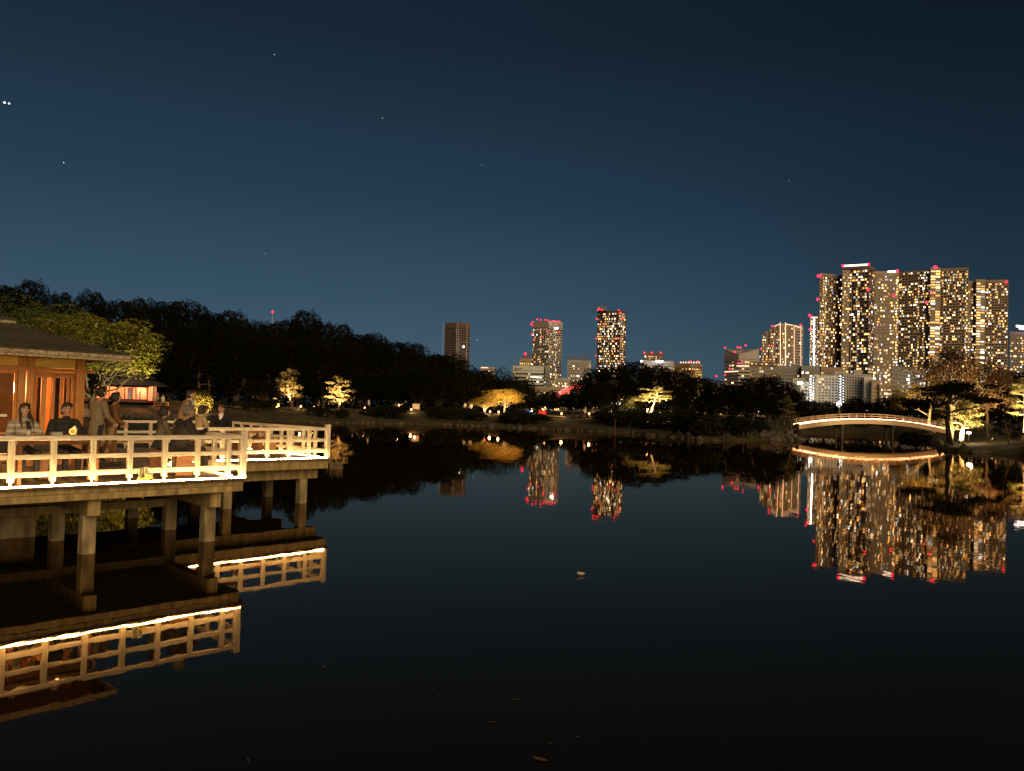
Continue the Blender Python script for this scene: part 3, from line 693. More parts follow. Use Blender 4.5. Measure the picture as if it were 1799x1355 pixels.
# pines and shrubs at the water, dark
for px, yt, D, wp in [(1232, 702, 88, 80), (1272, 696, 86, 85), (1315, 706, 87, 60), (1200, 716, 94, 60)]:
    dark_tree(px, yt, D, wp, DP, 'dark spreading pine overhanging the water beside the rock bank', 'dark pines at the water')
SH = []
for i in range(3):
    rg = np.random.default_rng(90 + i); Q = [leaf_quads(rg, blob_points(rg, (rg.normal() * .45, rg.normal() * .35, .5 + rg.normal() * .1), (.9, .75, .6), 500, .6, .8), .16) for _ in range(5)]
    st_ = MB()
    for k in range(7): limb(st_, rg, (rg.normal() * .12, rg.normal() * .12, -.15), (rg.normal() * .6, rg.normal() * .5, .6), .03, .01, 5, .2, 4)
    SH.append((st_.mesh('stem', M_BARK, True), quad_mesh('foliage', np.concatenate(Q), L_SHRUB)))
def shz(px): return [z for lim, z in ((500, 'below the trio of lamps'), (650, 'below the two lit pines'), (745, 'before the lit notice board'), (860, 'before the dull-gold maple'), (1000, 'before the golden maple and red stall'), (1140, 'below the small round pine'), (1230, 'below the umbrella pine'), (1345, 'beside the dark water pines'), (1700, 'under the bridge end by the gold autumn tree')) if px < lim][0]
for i, (px, D, sc) in enumerate([(560, 112, 1.4), (600, 113, 1.2), (675, 117, 2.0), (695, 118, 1.7), (770, 121, 1.9), (800, 120, 2.0), (830, 119, 1.8), (900, 115, 1.6), (915, 114, 2.0),
                                 (935, 112, 1.8), (1090, 106, 2.0), (1120, 103, 2.2), (1160, 99, 2.2), (1200, 92, 2.4), (1190, 98, 2.0), (1250, 84, 2.2), (1290, 84, 1.8), (1330, 90, 1.5),
                                 (430, 112, 1.5), (380, 108, 1.4), (470, 113, 1.6), (1610, 104, 2.2), (1060, 108, 1.5)]):
    p = gpz(px, D, -.05)
    s_ = thing('clipped_shrub', 'dark rounded clipped shrub on the bank ' + shz(px), 'shrub', p, R2.uniform(0, 6), 'clipped shrubs ' + shz(px)); s_.scale = (sc, sc, sc * .85)
    child('stem', SH[i % 3][0], s_); child('foliage', SH[i % 3][1], s_)

# the tangle of undergrowth under the wood, one mass
rg = np.random.default_rng(17); Q = []
for px in np.arange(-60, 925, 7):
    for D in (146, 155, 166):
        p = gpz(px + rg.uniform(-4, 4), D + rg.uniform(-4, 4)); r0 = rg.uniform(2.6, 4.2)
        Q.append(leaf_quads(rg, blob_points(rg, (p.x, p.y, p.z + r0 * .8), (r0, r0, r0 * rg.uniform(.9, 1.5)), 420, .6, .6), .42))
for px in np.arange(925, 1420, 9):
    p = gpz(px, 176 + rg.uniform(-3, 3)); r0 = rg.uniform(1.6, 2.4); Q.append(leaf_quads(rg, blob_points(rg, (p.x, p.y, p.z + r0 * .7), (r0, r0, r0), 360, .6, .6), .40))
for px in np.arange(1400, 1840, 8):
    p = gpz(px, 150 + rg.uniform(-3, 3)); r0 = rg.uniform(1.5, 2.2); Q.append(leaf_quads(rg, blob_points(rg, (p.x, p.y, p.z + r0 * .6), (r0, r0, r0), 360, .6, .6), .34))
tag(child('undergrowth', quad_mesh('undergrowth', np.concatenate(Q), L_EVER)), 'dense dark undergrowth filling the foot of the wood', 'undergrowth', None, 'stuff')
# lit trees, each with the spot fixture that lights it
M_FIX = pmat('fixture_metal', (0.02, 0.02, 0.02), (0.04, 0.04, 0.04), 5, 0.4, metallic=0.8)
def uplight(label, loc, target, energy, color=(1, .74, .36), angle=80, glow=None, size=.25):
    r_ = thing('spot_fixture', label, 'spotlight', loc)
    d_ = (Vector(target) - Vector(loc)).normalized(); qt = d_.to_track_quat('-Z', 'Y')
    MB().box(-.02, .02, -.02, .02, -.12, .12).build('stake', M_FIX, r_)
    m_ = MB().lathe([(.05, -.12), (.09, -.06), (.10, .06)], 10)
    o = m_.build('housing', M_FIX, r_, smooth=True, loc=(0, 0, .22)); o.rotation_mode = 'QUATERNION'; o.rotation_quaternion = d_.to_track_quat('Z', 'Y')
    g = MB().lathe([(.088, 0), (.08, .012)], 10).build('lens', emat('spot_lens_glow', color, glow or 12.0, 'NONE'), o, loc=(0, 0, .062))
    l = light('spot_beam', 'SPOT', (0, 0, .22), energy, color, r_, size, spot_size=math.radians(angle), spot_blend=0.6)
    l.location = Vector((0, 0, .22)) + d_ * .16; l.rotation_mode = 'QUATERNION'; l.rotation_quaternion = qt
    return r_
def bounds(me):
    c = np.empty(len(me.vertices) * 3, dtype=np.float32); me.vertices.foreach_get('co', c); c = c.reshape(-1, 3)
    return float(np.quantile(c[:, 2], .995)), float(np.quantile(np.hypot(c[:, 0], c[:, 1]), .97)) * 2
def lit_tree(name, label, meshes, px, D, ytop, spots, rz=0, wpx=None, base=10.6, wb=8.4, sink=0.0):
    p = gpz(px, D, -sink); H_ = at(px, ytop, D).z - p.z; base, wb = bounds(meshes[1]); sz = H_ / base
    sc = sz if wpx is None else (wpx * D / F_PX) / wb
    t_ = tree(name, label, meshes, p, rz, sc, None, sz)
    for dx, dy, en, fz, ang, col, lb in spots:
        q = Vector((p.x + dx, p.y + dy, 0)); q.z = G(q.x, q.y) + .05
        uplight(lb, q, (p.x, p.y, p.z + H_ * fz), en * 4, col, ang)
    return t_
WARM = (1, .64, .28); YEL = (1, .80, .34)
PN = [pine(70 + i, 10, 4.2, 15, 9000, L_PINE, .10 + .04 * i, low=(.35, .3, .4)[i % 3], nsize=.26, padflat=(.45, .3, .2)[i % 3], conic=(.75, .45, .3)[i % 3]) for i in range(5)]
lit_tree('pine_tree', 'slim lit pine with pale trunk beside two path lanterns', PN[0], 514, 117, 650, [(-1.2, -4, 10000, .75, 60, WARM, 'ground spotlight before the slim lit pine')], 0.6, 56)
lit_tree('pine_tree', 'lit layered pine with leaning crown, next to the slim lit pine', PN[1], 591, 118, 662, [(1.2, -4.2, 10000, .75, 60, WARM, 'ground spotlight before the layered lit pine')], 2.2, 62)
MP = broadleaf(81, 10, 5.2, 30, 12000, .26, L_MAPLE, .36, squash=.55)
lit_tree('maple_tree', 'golden maple glowing above the path with a pale lit trunk', MP, 886, 128, 684, [(0.6, -4.5, 2600, .75, 80, (1, .66, .26), 'ground spotlight under the golden maple'), (-3.6, -3.0, 1200, .7, 80, (1, .60, .22), 'ground spotlight beside the golden maple')], 1.0, 72)
MP2 = broadleaf(83, 10, 5.0, 22, 7000, .26, leafmat('dull_gold_leaf', (.08, .055, .012), (.14, .10, .02), .3), .3, squash=.5)
lit_tree('maple_tree', 'low dull-gold maple spreading under the golden maple', MP2, 852, 126, 698, [(0.5, -4, 900, .6, 90, WARM, 'ground spotlight before the dull-gold maple')], 2.0, 60)
lit_tree('pine_tree', 'small round pine lit from inside, beside the pine with string lights', PN[3], 1108, 108, 697, [(-0.6, -1.6, 1500, .6, 110, YEL, 'ground spotlight inside the small round pine'), (0.9, -2.2, 1200, .6, 110, YEL, 'second ground spotlight inside the small round pine')], .4, 50, wb=7.0)
UP = pine(75, 10, 5.5, 10, 9000, low=.6, nsize=.26, padflat=.16, conic=.2)
lit_tree('pine_tree', 'broad umbrella pine with string lights on its trunk', UP, 1142, 110, 680, [(0.8, -3.0, 7000, .7, 95, YEL, 'ground spotlight under the umbrella pine')], 3.0, 74)
lit_tree('pine_tree', 'pine with one lit flank at the near end of the arched bridge', PN[2], 1388, 92, 696, [(2.2, -1.5, 1900, .6, 75, YEL, 'ground spotlight beside the bridge-end pine')], 1.4, 42, wb=7.4)
# the islet tree behind the teahouse roof
BT = broadleaf(85, 10, 6.0, 84, 9500, .24, L_BROAD, .34, bark=M_DBARK, squash=.55, bs=(.11, .2))
lit_tree('broadleaf_tree', 'yellow-green broadleaf tree lit from below behind the teahouse roof', BT, 160, 52, 558, [(5.5, -0.6, 1700, .72, 76, (1, .80, .28), 'ground spotlight below the yellow-green tree')], .5, 245, wb=9.6)
BT2 = broadleaf(86, 10, 5.6, 34, 16000, .24, leafmat('dim_broad_leaf', (.035, .05, .012), (.07, .085, .02), .3), .26, squash=.7)
lit_tree('broadleaf_tree', 'dim spreading tree behind the teahouse roof, next to the yellow-green tree', BT2, 60, 60, 535, [(5.0, -1.0, 1100, .6, 90, (1, .74, .28), 'ground spotlight below the dim spreading tree')], .9, 260, wb=9.6)
# shrub glowing behind the seated pair
q_ = gpz(350, 104, -.05); s_ = thing('clipped_shrub', 'bright lit round shrub with a lamp before it on the lawn', 'shrub', q_); s_.scale = (2.2, 2.0, 2.6)
child('stem', SH[0][0], s_); child('foliage', quad_mesh('foliage', leaf_quads(np.random.default_rng(5), blob_points(np.random.default_rng(6), (0, 0, .5), (.85, .75, .62), 2200, .6, .7), .14), L_BROAD), s_)
uplight('ground spotlight before the bright round shrub', gpz(350, 100.5, .05), gpz(350, 104, 1.0), 5000, WARM, 80)
# right bank: autumn tree, dark S-trunk pine, lit pines behind
rg = np.random.default_rng(33); wood = MB(); tips = []
def grow(p, d, L_, r_, lev):
    e = p + d * L_; mid = p + d * L_ * .5 + rg.normal(size=3) * L_ * .07
    wood.tube([p, mid, e], [r_, r_ * .85, r_ * .68], 5 if lev > 1 else 8, cap=False)
    if lev >= 5: tips.append(e); return
    for k in range(2 if lev > 2 else 3):
        nd = d + rg.normal(size=3) * (.40 + .06 * lev); nd[2] += .06; nd /= np.linalg.norm(nd)
        grow(e, nd, L_ * rg.uniform(.66, .85), r_ * .62, lev + 1)
    if lev >= 3: tips.append(e)
grow(np.array([0, 0, -.4]), np.array([.04, 0, 1.]), 3.0, .30, 0)
tips = np.array(tips)
AQ = leaf_quads(rg, tips[rg.integers(0, len(tips), 5200)] + rg.normal(size=(5200, 3)) * np.array([.45, .45, .30]), .24)
AT = (wood.mesh('trunk', M_BARK, True), quad_mesh('crown', AQ, L_RUST))
amax = float(np.quantile(tips[:, 2], .985)); awid = float(np.quantile(tips[:, 0], .97) - np.quantile(tips[:, 0], .03))
lit_tree('autumn_tree', 'tall bare-topped autumn tree with rust leaves over the bridge lawn', AT, 1668, 84, 612, [(-1.0, -3.5, 700, .6, 80, (1, .62, .24), 'ground spotlight below the tall autumn tree')], .3, 190, base=amax + .3, wb=awid)
lit_tree('autumn_tree', 'lower autumn tree with gold leaves lit beside the end of the bridge', (AT[0], quad_mesh('crown', AQ, L_MAPLE)), 1634, 117, 662, [(-1.5, -1.6, 2200, .55, 95, (1, .74, .26), 'ground spotlight below the gold autumn tree')], 2.1, 150, base=amax + .3, wb=awid)
lit_tree('autumn_tree', 'autumn tree with rust leaves standing behind the lawn lamp', AT, 1735, 96, 634, [(-1.0, -4, 400, .6, 85, (1, .55, .2), 'ground spotlight below the autumn tree behind the lawn')], 4.0, 120, base=amax + .3, wb=awid)
lit_tree('pine_tree', 'bright low pine behind the dark curved trunk, lit by the lawn lamp', PN[3], 1688, 82, 702, [(-.8, -1.8, 2400, .6, 120, YEL, 'ground spotlight beneath the bright low pine'), (1.9, -2.4, 2600, .6, 110, YEL, 'second ground spotlight beneath the bright low pine')], 1.9, 125, wb=7.4)
lit_tree('pine_tree', 'bright pine at the far end of the lawn past the bridge', PN[2], 1790, 78, 664, [(-.5, -2.5, 5200, .6, 90, YEL, 'ground spotlight beneath the bright pine at the lawn end')], .2, 80, wb=7.4)
wood = MB(); P_ = [at(1671, 776, 75), at(1666, 758, 75.2), at(1664, 742, 75.4), at(1667, 726, 75.5), at(1664, 710, 75.6), at(1672, 694, 75.8), at(1670, 680, 76)]
b0 = gpz(1671, 75); P_[0].z = b0.z - .3
rel = [np.array(p - b0) for p in P_]
wood.tube(rel, [.30, .22, .20, .19, .17, .12, .07], 9); Q = []
for (px, py, D, pr) in [(1630, 706, 74.6, 1.7), (1602, 712, 75.5, 1.3), (1648, 694, 76.6, 1.6), (1690, 688, 76.4, 1.6), (1718, 698, 75.2, 1.5), (1668, 678, 76, 1.6), (1640, 684, 75, 1.4), (1736, 706, 74.5, 1.1), (1704, 680, 75.5, 1.2)]:
    c = np.array(at(px, py, D) - b0); limb(wood, rg, rel[4 if py < 700 else 3], c, .09, .03, 6, .2)
    for j in range(5):
        cc = c + rg.normal(size=3) * np.array([.5, .5, .08]) * pr
        Q.append(leaf_quads(rg, blob_points(rg, cc, (pr * .6, pr * .6, pr * .2), 260, .3, .3), .2, .25, .4))
tree('pine_tree', 'dark pine with a bent S-shaped trunk at the water by the bridge', (wood.mesh('trunk', M_DBARK, True), quad_mesh('crown', np.concatenate(Q), L_EVER)), b0)
dark_tree(1768, 700, 72, 66, DP, 'dark straight pine on the lawn before the lit pines', None)

# ------------------------------------------------------------------ rocks
ROCKS = []
for i in range(5):
    bm = bmesh.new(); bmesh.ops.create_icosphere(bm, subdivisions=3, radius=1.0); rs = random.Random(i)
    off = Vector((i * 13.1, i * 7.7, 3)); sh = Vector((rs.uniform(.8, 1.2), rs.uniform(.7, 1.0), rs.uniform(.6, 1.1)))
    for v in bm.verts:
        k = 1 + .38 * noise.noise(v.co * 1.1 + off) + .20 * noise.noise(v.co * 2.6 + off)
        v.co = Vector((v.co.x * sh.x, v.co.y * sh.y, v.co.z * sh.z)) * k
        v.co.z = max(v.co.z, -.6)
    m_ = bpy.data.meshes.new('rock'); bm.to_mesh(m_); bm.free(); m_.materials.append(M_ROCK); ROCKS.append(m_)
def rock(p, sc, label, group):
    o = child('rock', ROCKS[R2.randrange(5)], None, p, (R2.uniform(-.2, .2), R2.uniform(-.2, .2), R2.uniform(0, 6.28)), (sc * R2.uniform(.8, 1.2), sc * R2.uniform(.8, 1.2), sc * R2.uniform(.7, 1.2)))
    tag(o, label, 'rock', group)
for k in range(34):
    px = R2.uniform(1318, 1412); D = R2.uniform(83, 90) + (px - 1318) * .03
    p = gp(px, D); d_ = float(shore_dist(p.x, p.y)); p.z = max(-.1, G(p.x, p.y)) + R2.uniform(-.1, .25)
    if -1.5 < d_ < 5: rock(p, R2.uniform(.35, .85), 'rough brown rock in the rockwork bank at the bridge end', 'rockwork rocks at the bridge end')
for k in range(70):
    px = 540 + k * 10.5 + R2.uniform(-5, 5)
    i = 0
    for D in np.arange(70, 125, .4):
        p = gp(px, D)
        if float(shore_dist(p.x, p.y)) > 0: break
    p = gp(px, D - .1 + R2.uniform(-.2, .3)); p.z = R2.uniform(-.12, .06)
    rock(p, R2.uniform(.22, .5), 'low edging stone at the waterline ' + shz(min(px, 1600)), 'edging stones ' + shz(min(px, 1600)))
for k in range(16):
    px = 210 + k * 7 + R2.uniform(-2, 2); p = gp(px, 97.3); p.z = .25 + R2.uniform(0, .2)
    rock(p, R2.uniform(.3, .55), 'pale stone in the row under the small teahouse lawn', 'stone row under the small teahouse lawn')
p = gp(1722, 66.5); p.z = .12
o = child('flat_rock', ROCKS[1], None, p, (0, 0, .3), (1.25, .7, .30)); tag(o, 'flat pale rock lying in the water off the lamp-lit lawn', 'rock')

# ------------------------------------------------------------------ path lanterns, other lamps, stakes
def lantern(label, px, py, D, e=14, group='paper lanterns along the path', sc=1.0):
    c = at(px, py, D); g_ = G(c.x, c.y); h = max(.42, c.z - g_)
    r_ = thing('path_lantern', label, 'lantern', (c.x, c.y, g_), 0, group)
    MB().box(-.10, .10, -.10, .10, 0, .05).build('base', M_DARK, r_)
    MB().tube([(0, 0, .05), (0, 0, h - .2 * sc)], .018, 5).build('stand', M_DARK, r_)
    MB().lathe([(.07 * sc, -.17 * sc), (.13 * sc, -.1 * sc), (.14 * sc, .09 * sc), (.08 * sc, .17 * sc)], 10, (0, 0, h)).build('shade', M_LANT, r_, smooth=True)
    MB().lathe([(.10 * sc, .195 * sc), (.02, .25 * sc)], 8, (0, 0, h)).build('cap', M_DARK, r_)
    light('lantern_light', 'POINT', (0, -.35, h + .05), e * 3, (1, .52, .2), r_, .12)
for px, py, D in [(442, 713, 116), (528.5, 715, 120), (551, 715.5, 121), (641, 717, 125), (722.5, 720.5, 126), (861, 723.5, 126), (876, 725, 124), (986.7, 727, 118), (1035, 727, 116), (1051, 727.5, 116), (1182, 731.5, 106)]:
    lantern('small glowing paper lantern standing along the far bank path', px, py, D, 26)
for px, py in ((363, 705), (368, 706), (373, 704)): lantern('small glowing lamp in the trio beside the lit round shrub', px, py, 112, 10, 'trio of lamps by the lit round shrub', .9)
lantern('glowing lantern beside the lit board on the far path', 701, 712, 130, 20, None)
for k in range(46):
    px = 520 + k * 13.3 + R2.uniform(-2, 2); D = 126 - abs(px - 760) * .025 - 3
    p = gpz(px, D); o = MB().tube([(0, 0, -.1), (0, 0, .42)], .03, 6).build('path_stake', M_BENCH, None, loc=p); tag(o, 'short wooden stake edging the far bank path', 'stake', 'stakes edging the path')
# string lights on the umbrella pine trunk
sl_ = thing('string_light', 'string of small bulbs wound up the umbrella pine trunk', 'string lights', gpz(1138, 107))
M_BULB = emat('bulb_glow', (1, .5, .2), 40, 'NONE')
for k, (dx, py) in enumerate([(0, 720), (-1.5, 724), (.5, 727), (-2, 729), (1, 731), (2, 735)]):
    c = at(1138 + dx, py, 107) - sl_.location; MB().ell(c, (.09, .09, .09), 8, 6).build('bulb', M_BULB, sl_, smooth=True)
MB().tube([at(1138 + d_, y_, 107) - sl_.location for d_, y_ in ((0, 719), (-1.5, 724), (.5, 727), (-2, 729), (1, 731), (2, 736))], .015, 5).build('wire', M_DARK, sl_)
# red-lit stall and blue lamps beyond the path
rs_ = thing('red_stall', 'small stall glowing red with lamps above it beyond the path', 'stall', gpz(953, 134), .2)
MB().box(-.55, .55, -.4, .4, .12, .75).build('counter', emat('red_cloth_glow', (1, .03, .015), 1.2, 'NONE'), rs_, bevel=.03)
for x in (-.5, .5): MB().box(x - .03, x + .03, -.03, .03, 0, 1.5).build('post', M_DARK, rs_)
MB().box(-.62, .62, -.42, .42, 1.5, 1.56).build('canopy', M_DARK, rs_)
for x, z in ((-.1, 1.1), (.35, 1.35), (.1, .95)): MB().ell((x, -.45, z), (.11, .11, .13), 8, 6).build('lamp', M_LANT, rs_, smooth=True)
light('stall_light', 'POINT', (0, -.9, 1.0), 25, (1, .12, .05), rs_, .1)
bl = thing('blue_lamp_stand', 'stand of small blue lamps behind the path beside the red stall', 'lamps', gpz(928, 136))
MB().box(-.7, .7, -.03, .03, .75, .8).box(-.7, -.64, -.03, .03, 0, .75).box(.64, .7, -.03, .03, 0, .75).build('frame', M_DARK, bl)
for k in range(5): MB().ell((-.6 + k * .3, -.02, .55 + .35 * ((k * 37) % 5) / 5), (.08, .08, .08), 8, 6).build('lamp', M_BLUE if k < 4 else M_WHITELAMP, bl, smooth=True)
# lit notice board
nb = thing('notice_board', 'lit pale notice board standing by the far path', 'board', gpz(731, 128))
MB().box(-.55, .55, -.03, .03, .35, 1.25).build('panel', pmat('board_cream', (.5, .42, .3), (.6, .5, .36), 4, .8), nb); MB().box(-.62, -.56, -.04, .04, 0, 1.35).build('post', M_BENCH, nb); MB().box(.56, .62, -.04, .04, 0, 1.35).build('post', M_BENCH, nb)
light('board_light', 'POINT', (0, -1.0, .6), 22, (1, .6, .3), nb, .1)
# lawn lamp, street lamps
ll = thing('lawn_lamp', 'bright white-hot floodlight on the lawn past the arched bridge', 'floodlight', gpz(1702, 77))
cz_ = at(1702, 761, 77).z - ll.location.z
MB().tube([(0, 0, -.1), (0, 0, max(.1, cz_ - .1))], .03, 6).build('stake', M_DARK, ll)
MB().box(-.25, .25, -.03, .1, cz_ - .1, cz_ + .14).build('housing', M_DARK, ll)
MB().ell((0, -.05, cz_ + .02), (.2, .06, .09), 12, 8).build('lens', emat('flood_glow', (1, .72, .5), 60, 'NONE'), ll, smooth=True)
light('flood_light', 'POINT', (0, -.5, cz_ + .15), 260, (1, .7, .36), ll, .1)
for px, py, D, rad, lb in [(1474, 711, 230, .75, 'bright white street lamp behind the arched bridge'), (1524, 721, 200, .35, 'small white lamp behind the crown of the arched bridge'), (1455, 640, 420, .01, None)]:
    if not lb: continue
    c = at(px, py, D); r_ = thing('street_lamp', lb, 'street lamp', (c.x, c.y, 1.7))
    MB().tube([(0, 0, 0), (0, 0, c.z - 1.7 - rad * .9)], [.09, .06], 8).build('pole', M_FIX, r_)
    MB().ell((0, 0, c.z - 1.7), (rad, rad, rad), 12, 8).build('globe', M_WHITELAMP, r_, smooth=True)
# poles standing in the water
for px, y0, y1, D, lb in [(1081, 738, 764, 93, 'thin pale pole standing in the water off the far bank')]:
    a = at(px, y0, D); m_ = MB().tube([(0, 0, -1.2), (0, 0, a.z)], .04, 7); o = m_.build('water_pole', M_REDDARK, None, loc=(a.x, a.y, 0)); tag(o, lb, 'pole')
for k, (px, D) in enumerate([(1210, 78), (1272, 76.5), (1307, 77), (1338, 81), (1390, 85)]):
    a = gp(px, D); o = MB().tube([(0, 0, -1.2), (.03 * (k % 2), 0, .8 + .1 * (k % 3))], .045, 7).build('water_pole', M_BARK, None, loc=(a.x, a.y, 0)); tag(o, 'short wooden prop post in the water below the dark pines', 'pole', 'prop posts below the dark pines')

# ------------------------------------------------------------------ arched bridge
A_, B_ = at(1398, 747, 104), at(1652, 753, 104)
bx, by = (A_.x + B_.x) / 2, 104; BL = (B_.x - A_.x)
br = thing('arched_bridge', 'low arched timber footbridge with a glowing rope along its edge', 'bridge', (bx, by, 0), 0)
M_BRW = pmat('bridge_wood', (.58, .38, .24), (.7, .49, .32), 3, .75, (1, 8, 8), .2, rand=.1)
def bz(x): f = 2 * x / BL; return 1.62 + .98 * (1 - f * f)
nS = 20
for side, yy in ((-1, -1.15), (1, 1.15)):
    g_ = MB()
    for i in range(nS):
        x0, x1 = -BL / 2 + BL * i / nS, -BL / 2 + BL * (i + 1) / nS
        g_.add([(x0, yy - .09, bz(x0) - .62), (x1, yy - .09, bz(x1) - .62), (x1, yy + .09, bz(x1) - .62), (x0, yy + .09, bz(x0) - .62),
                (x0, yy - .09, bz(x0) - .08), (x1, yy - .09, bz(x1) - .08), (x1, yy + .09, bz(x1) - .08), (x0, yy + .09, bz(x0) - .08)],
               [(3, 2, 1, 0), (4, 5, 6, 7), (0, 1, 5, 4), (2, 3, 7, 6)])
    g_.build('girder', M_BRW, br)
    for dz_, h_, nm in ((.68, .07, 'top_rail'), (.40, .07, 'middle_rail')):
        MB().tube([(x, yy, bz(x) + dz_) for x in np.linspace(-BL / 2, BL / 2, 24)], h_ * .6, 6).build(nm, M_BRW, br)
    for k in range(10):
        x = -BL / 2 + .5 + (BL - 1.0) * k / 9
        MB().box(x - .055, x + .055, yy - .055, yy + .055, bz(x) - .05, bz(x) + .66).build('post', M_BRW, br)
npk = 62
for k in range(npk):
    x0 = -BL / 2 + BL * k / npk; x1 = x0 + BL / npk * .94
    MB().add([(x0, -1.28, bz(x0) - .075), (x1, -1.28, bz(x1) - .075), (x1, 1.28, bz(x1) - .075), (x0, 1.28, bz(x0) - .075),
              (x0, -1.28, bz(x0) - .01), (x1, -1.28, bz(x1) - .01), (x1, 1.28, bz(x1) - .01), (x0, 1.28, bz(x0) - .01)],
             [(3, 2, 1, 0), (4, 5, 6, 7), (0, 1, 5, 4), (1, 2, 6, 5), (2, 3, 7, 6), (3, 0, 4, 7)]).build('plank', M_BRW, br)
for px in (1474, 1562):
    x = at(px, 760, 104).x - bx
    for yy in (-.95, .95): MB().box(x - .12, x + .12, yy - .12, yy + .12, -1.3, bz(x) - .625).build('pile', M_BARK, br)
    MB().box(x - .21, x + .21, -1.3, 1.3, bz(x) - .95, bz(x) - .70).build('cross_beam', M_BARK, br)
def brope(label, yy, x0, x1, seed, gaps):
    q = random.Random(seed); r_ = rope(label, [(x, yy + q.uniform(-.02, .02), bz(x) + .035) for x in np.linspace(x0, x1, 26)], M_ROPE2, .015, seed); r_.location = (bx, by, 0)
brope('glowing rope light on the pond-side edge of the arched bridge', -1.20, -BL / 2 + .1, BL / 2 - .1, 5, 0)
brope('glowing rope light on the inland edge of the arched bridge', 1.20, -BL / 2 + .1, BL / 2 - .1, 6, 0)

# ------------------------------------------------------------------ the small teahouse on the far lawn
c = gpz(217, 106); tz = c.z
t2 = thing('small_teahouse', 'small lit teahouse with dark hipped roof on the far lawn', 'teahouse', c, math.radians(4))
px2m = 106 / F_PX; WL, WR = (152 - 217) * px2m, (268 - 217) * px2m
M_SHOJI = pmat('shoji_screen', (.62, .38, .27), (.70, .44, .32), 4, .9)
MB().box(WL, WR, -2.2, 2.2, 0, .25).build('floor', M_REDDARK, t2)
MB().box(WL, WR, .9, 1.0, .25, 2.2).build('inner_wall', M_SHOJI, t2)
MB().box(WL, WL + .1, -2.0, .9, .25, 2.2).build('side_wall', M_SHOJI, t2); MB().box(WR - .1, WR, -.4, .9, .25, 2.2).build('side_wall', M_SHOJI, t2)
MB().box(WL, WR, -2.2, 1.0, 2.16, 2.22).build('ceiling', M_TABLE, t2)
k = 0
for fx in np.linspace(0, 1, 10):
    x = WL + (WR - WL) * fx; MB().box(x - .055, x + .055, -2.1, -1.99, .25, 2.2).build('post', M_REDDARK, t2)
MB().box(WL, WR, -2.08, -2.0, .25, .42).build('sill', M_REDDARK, t2); MB().box(WL, WR, -2.08, -2.0, 1.98, 2.16).build('lintel', M_REDDARK, t2)
for x0, x1 in ((-4.6, -3.7), (-3.4, -2.5), (-.9, 0), (2.1, 3.0)): MB().box(x0, x1, -.5, -.46, .3, 1.95).build('shoji_panel', M_SHOJI, t2)
M_CURT = pmat('blue_curtain', (.40, .50, .66), (.5, .6, .75), 4, .9)
MB().add([(1.0, -1.2, .4), (1.5, -1.25, .4), (1.75, -1.2, 1.95), (1.0, -1.2, 1.95)], [(0, 1, 2, 3)]).add([(2.0, -1.2, .5), (2.3, -1.25, .5), (2.1, -1.2, 1.95), (1.9, -1.2, 1.95)], [(0, 1, 2, 3)]).build('curtain', M_CURT, t2)
r2 = MB(); e_ = 1.0
def hip(m_, x0, x1, y0, y1, z0, z1, inx, iny):
    m_.add([(x0, y0, z0), (x1, y0, z0), (x1, y1, z0), (x0, y1, z0), (x0 + inx, y0 + iny, z1), (x1 - inx, y0 + iny, z1), (x1 - inx, y1 - iny, z1), (x0 + inx, y1 - iny, z1)],
           [(3, 2, 1, 0), (4, 5, 6, 7), (0, 1, 5, 4), (1, 2, 6, 5), (2, 3, 7, 6), (3, 0, 4, 7)])
hip(r2, WL - 2.6, WR + 1.0, -3.2, 3.4, 2.25, 3.3, 2.2, 2.0); hip(r2, WL - 1.2, WR - .4, -1.6, 1.8, 3.302, 4.1, 1.4, 1.1)
rr_ = r2.build('roof', M_DARKROOF, t2)
cap_ = MB(); xc = (229 - 217) * px2m; hip(cap_, xc - 1.15, xc + 1.15, -1.9, .6, 4.0, 4.75, .95, 1.0); cap_.build('roof_cap', pmat('pale_roof_cap', (.5, .36, .3), (.6, .44, .37), 4, .8), rr_)
MB().ell((xc, -.65, 4.85), (.16, .16, .22), 8, 6).build('finial', M_CONC_B, rr_)
light('small_teahouse_light', 'POINT', (-2.2, -1.2, 1.9), 480, (1, .34, .13), t2, .15); light('small_teahouse_light', 'POINT', (1.6, -.9, 1.95), 400, (1, .36, .15), t2, .15)
light('small_teahouse_light', 'POINT', (3.3, -1.4, 1.9), 200, (1, .40, .2), t2, .15)
light('roof_cap_fill', 'POINT', (xc, -3.0, 4.2), 60, (1, .6, .42), t2, .15)  # unseen light without a fixture, added to brighten the roof cap
pn = thing('porch_fence', 'low red fence beside the small teahouse', 'fence', gpz(284, 105)); MB().box(-.9, .9, -.03, .03, .55, .62).box(-.9, .9, -.03, .03, .25, .3).build('rail', M_REDWOOD, pn)
for x in (-.9, 0, .9): MB().box(x - .04, x + .04, -.04, .04, 0, .66).build('post', M_REDWOOD, pn)
# small tufted reeds by the deck end
rd = thing('reed_clump', 'pale reeds growing in the water past the deck corner post', 'reeds', gp(594, 32)); rd.scale = (.55, .55, .55); rgr = np.random.default_rng(2); m_ = MB()
for k in range(60):
    x, y = rgr.normal() * .38, rgr.normal() * .3; h = rgr.uniform(.25, .75); lx, ly = rgr.normal(size=2) * .16
    m_.add([(x - .012, y, -.2), (x + .012, y, -.2), (x + lx * .5 + .009, y + ly * .5, h * .6), (x + lx, y + ly, h), (x + lx * .5 - .009, y + ly * .5, h * .6)], [(0, 1, 2, 3, 4)])
m_.build('reed_blades', pmat('dry_reed', (.22, .17, .10), (.32, .26, .16), 5, .9), rd, kind='stuff')
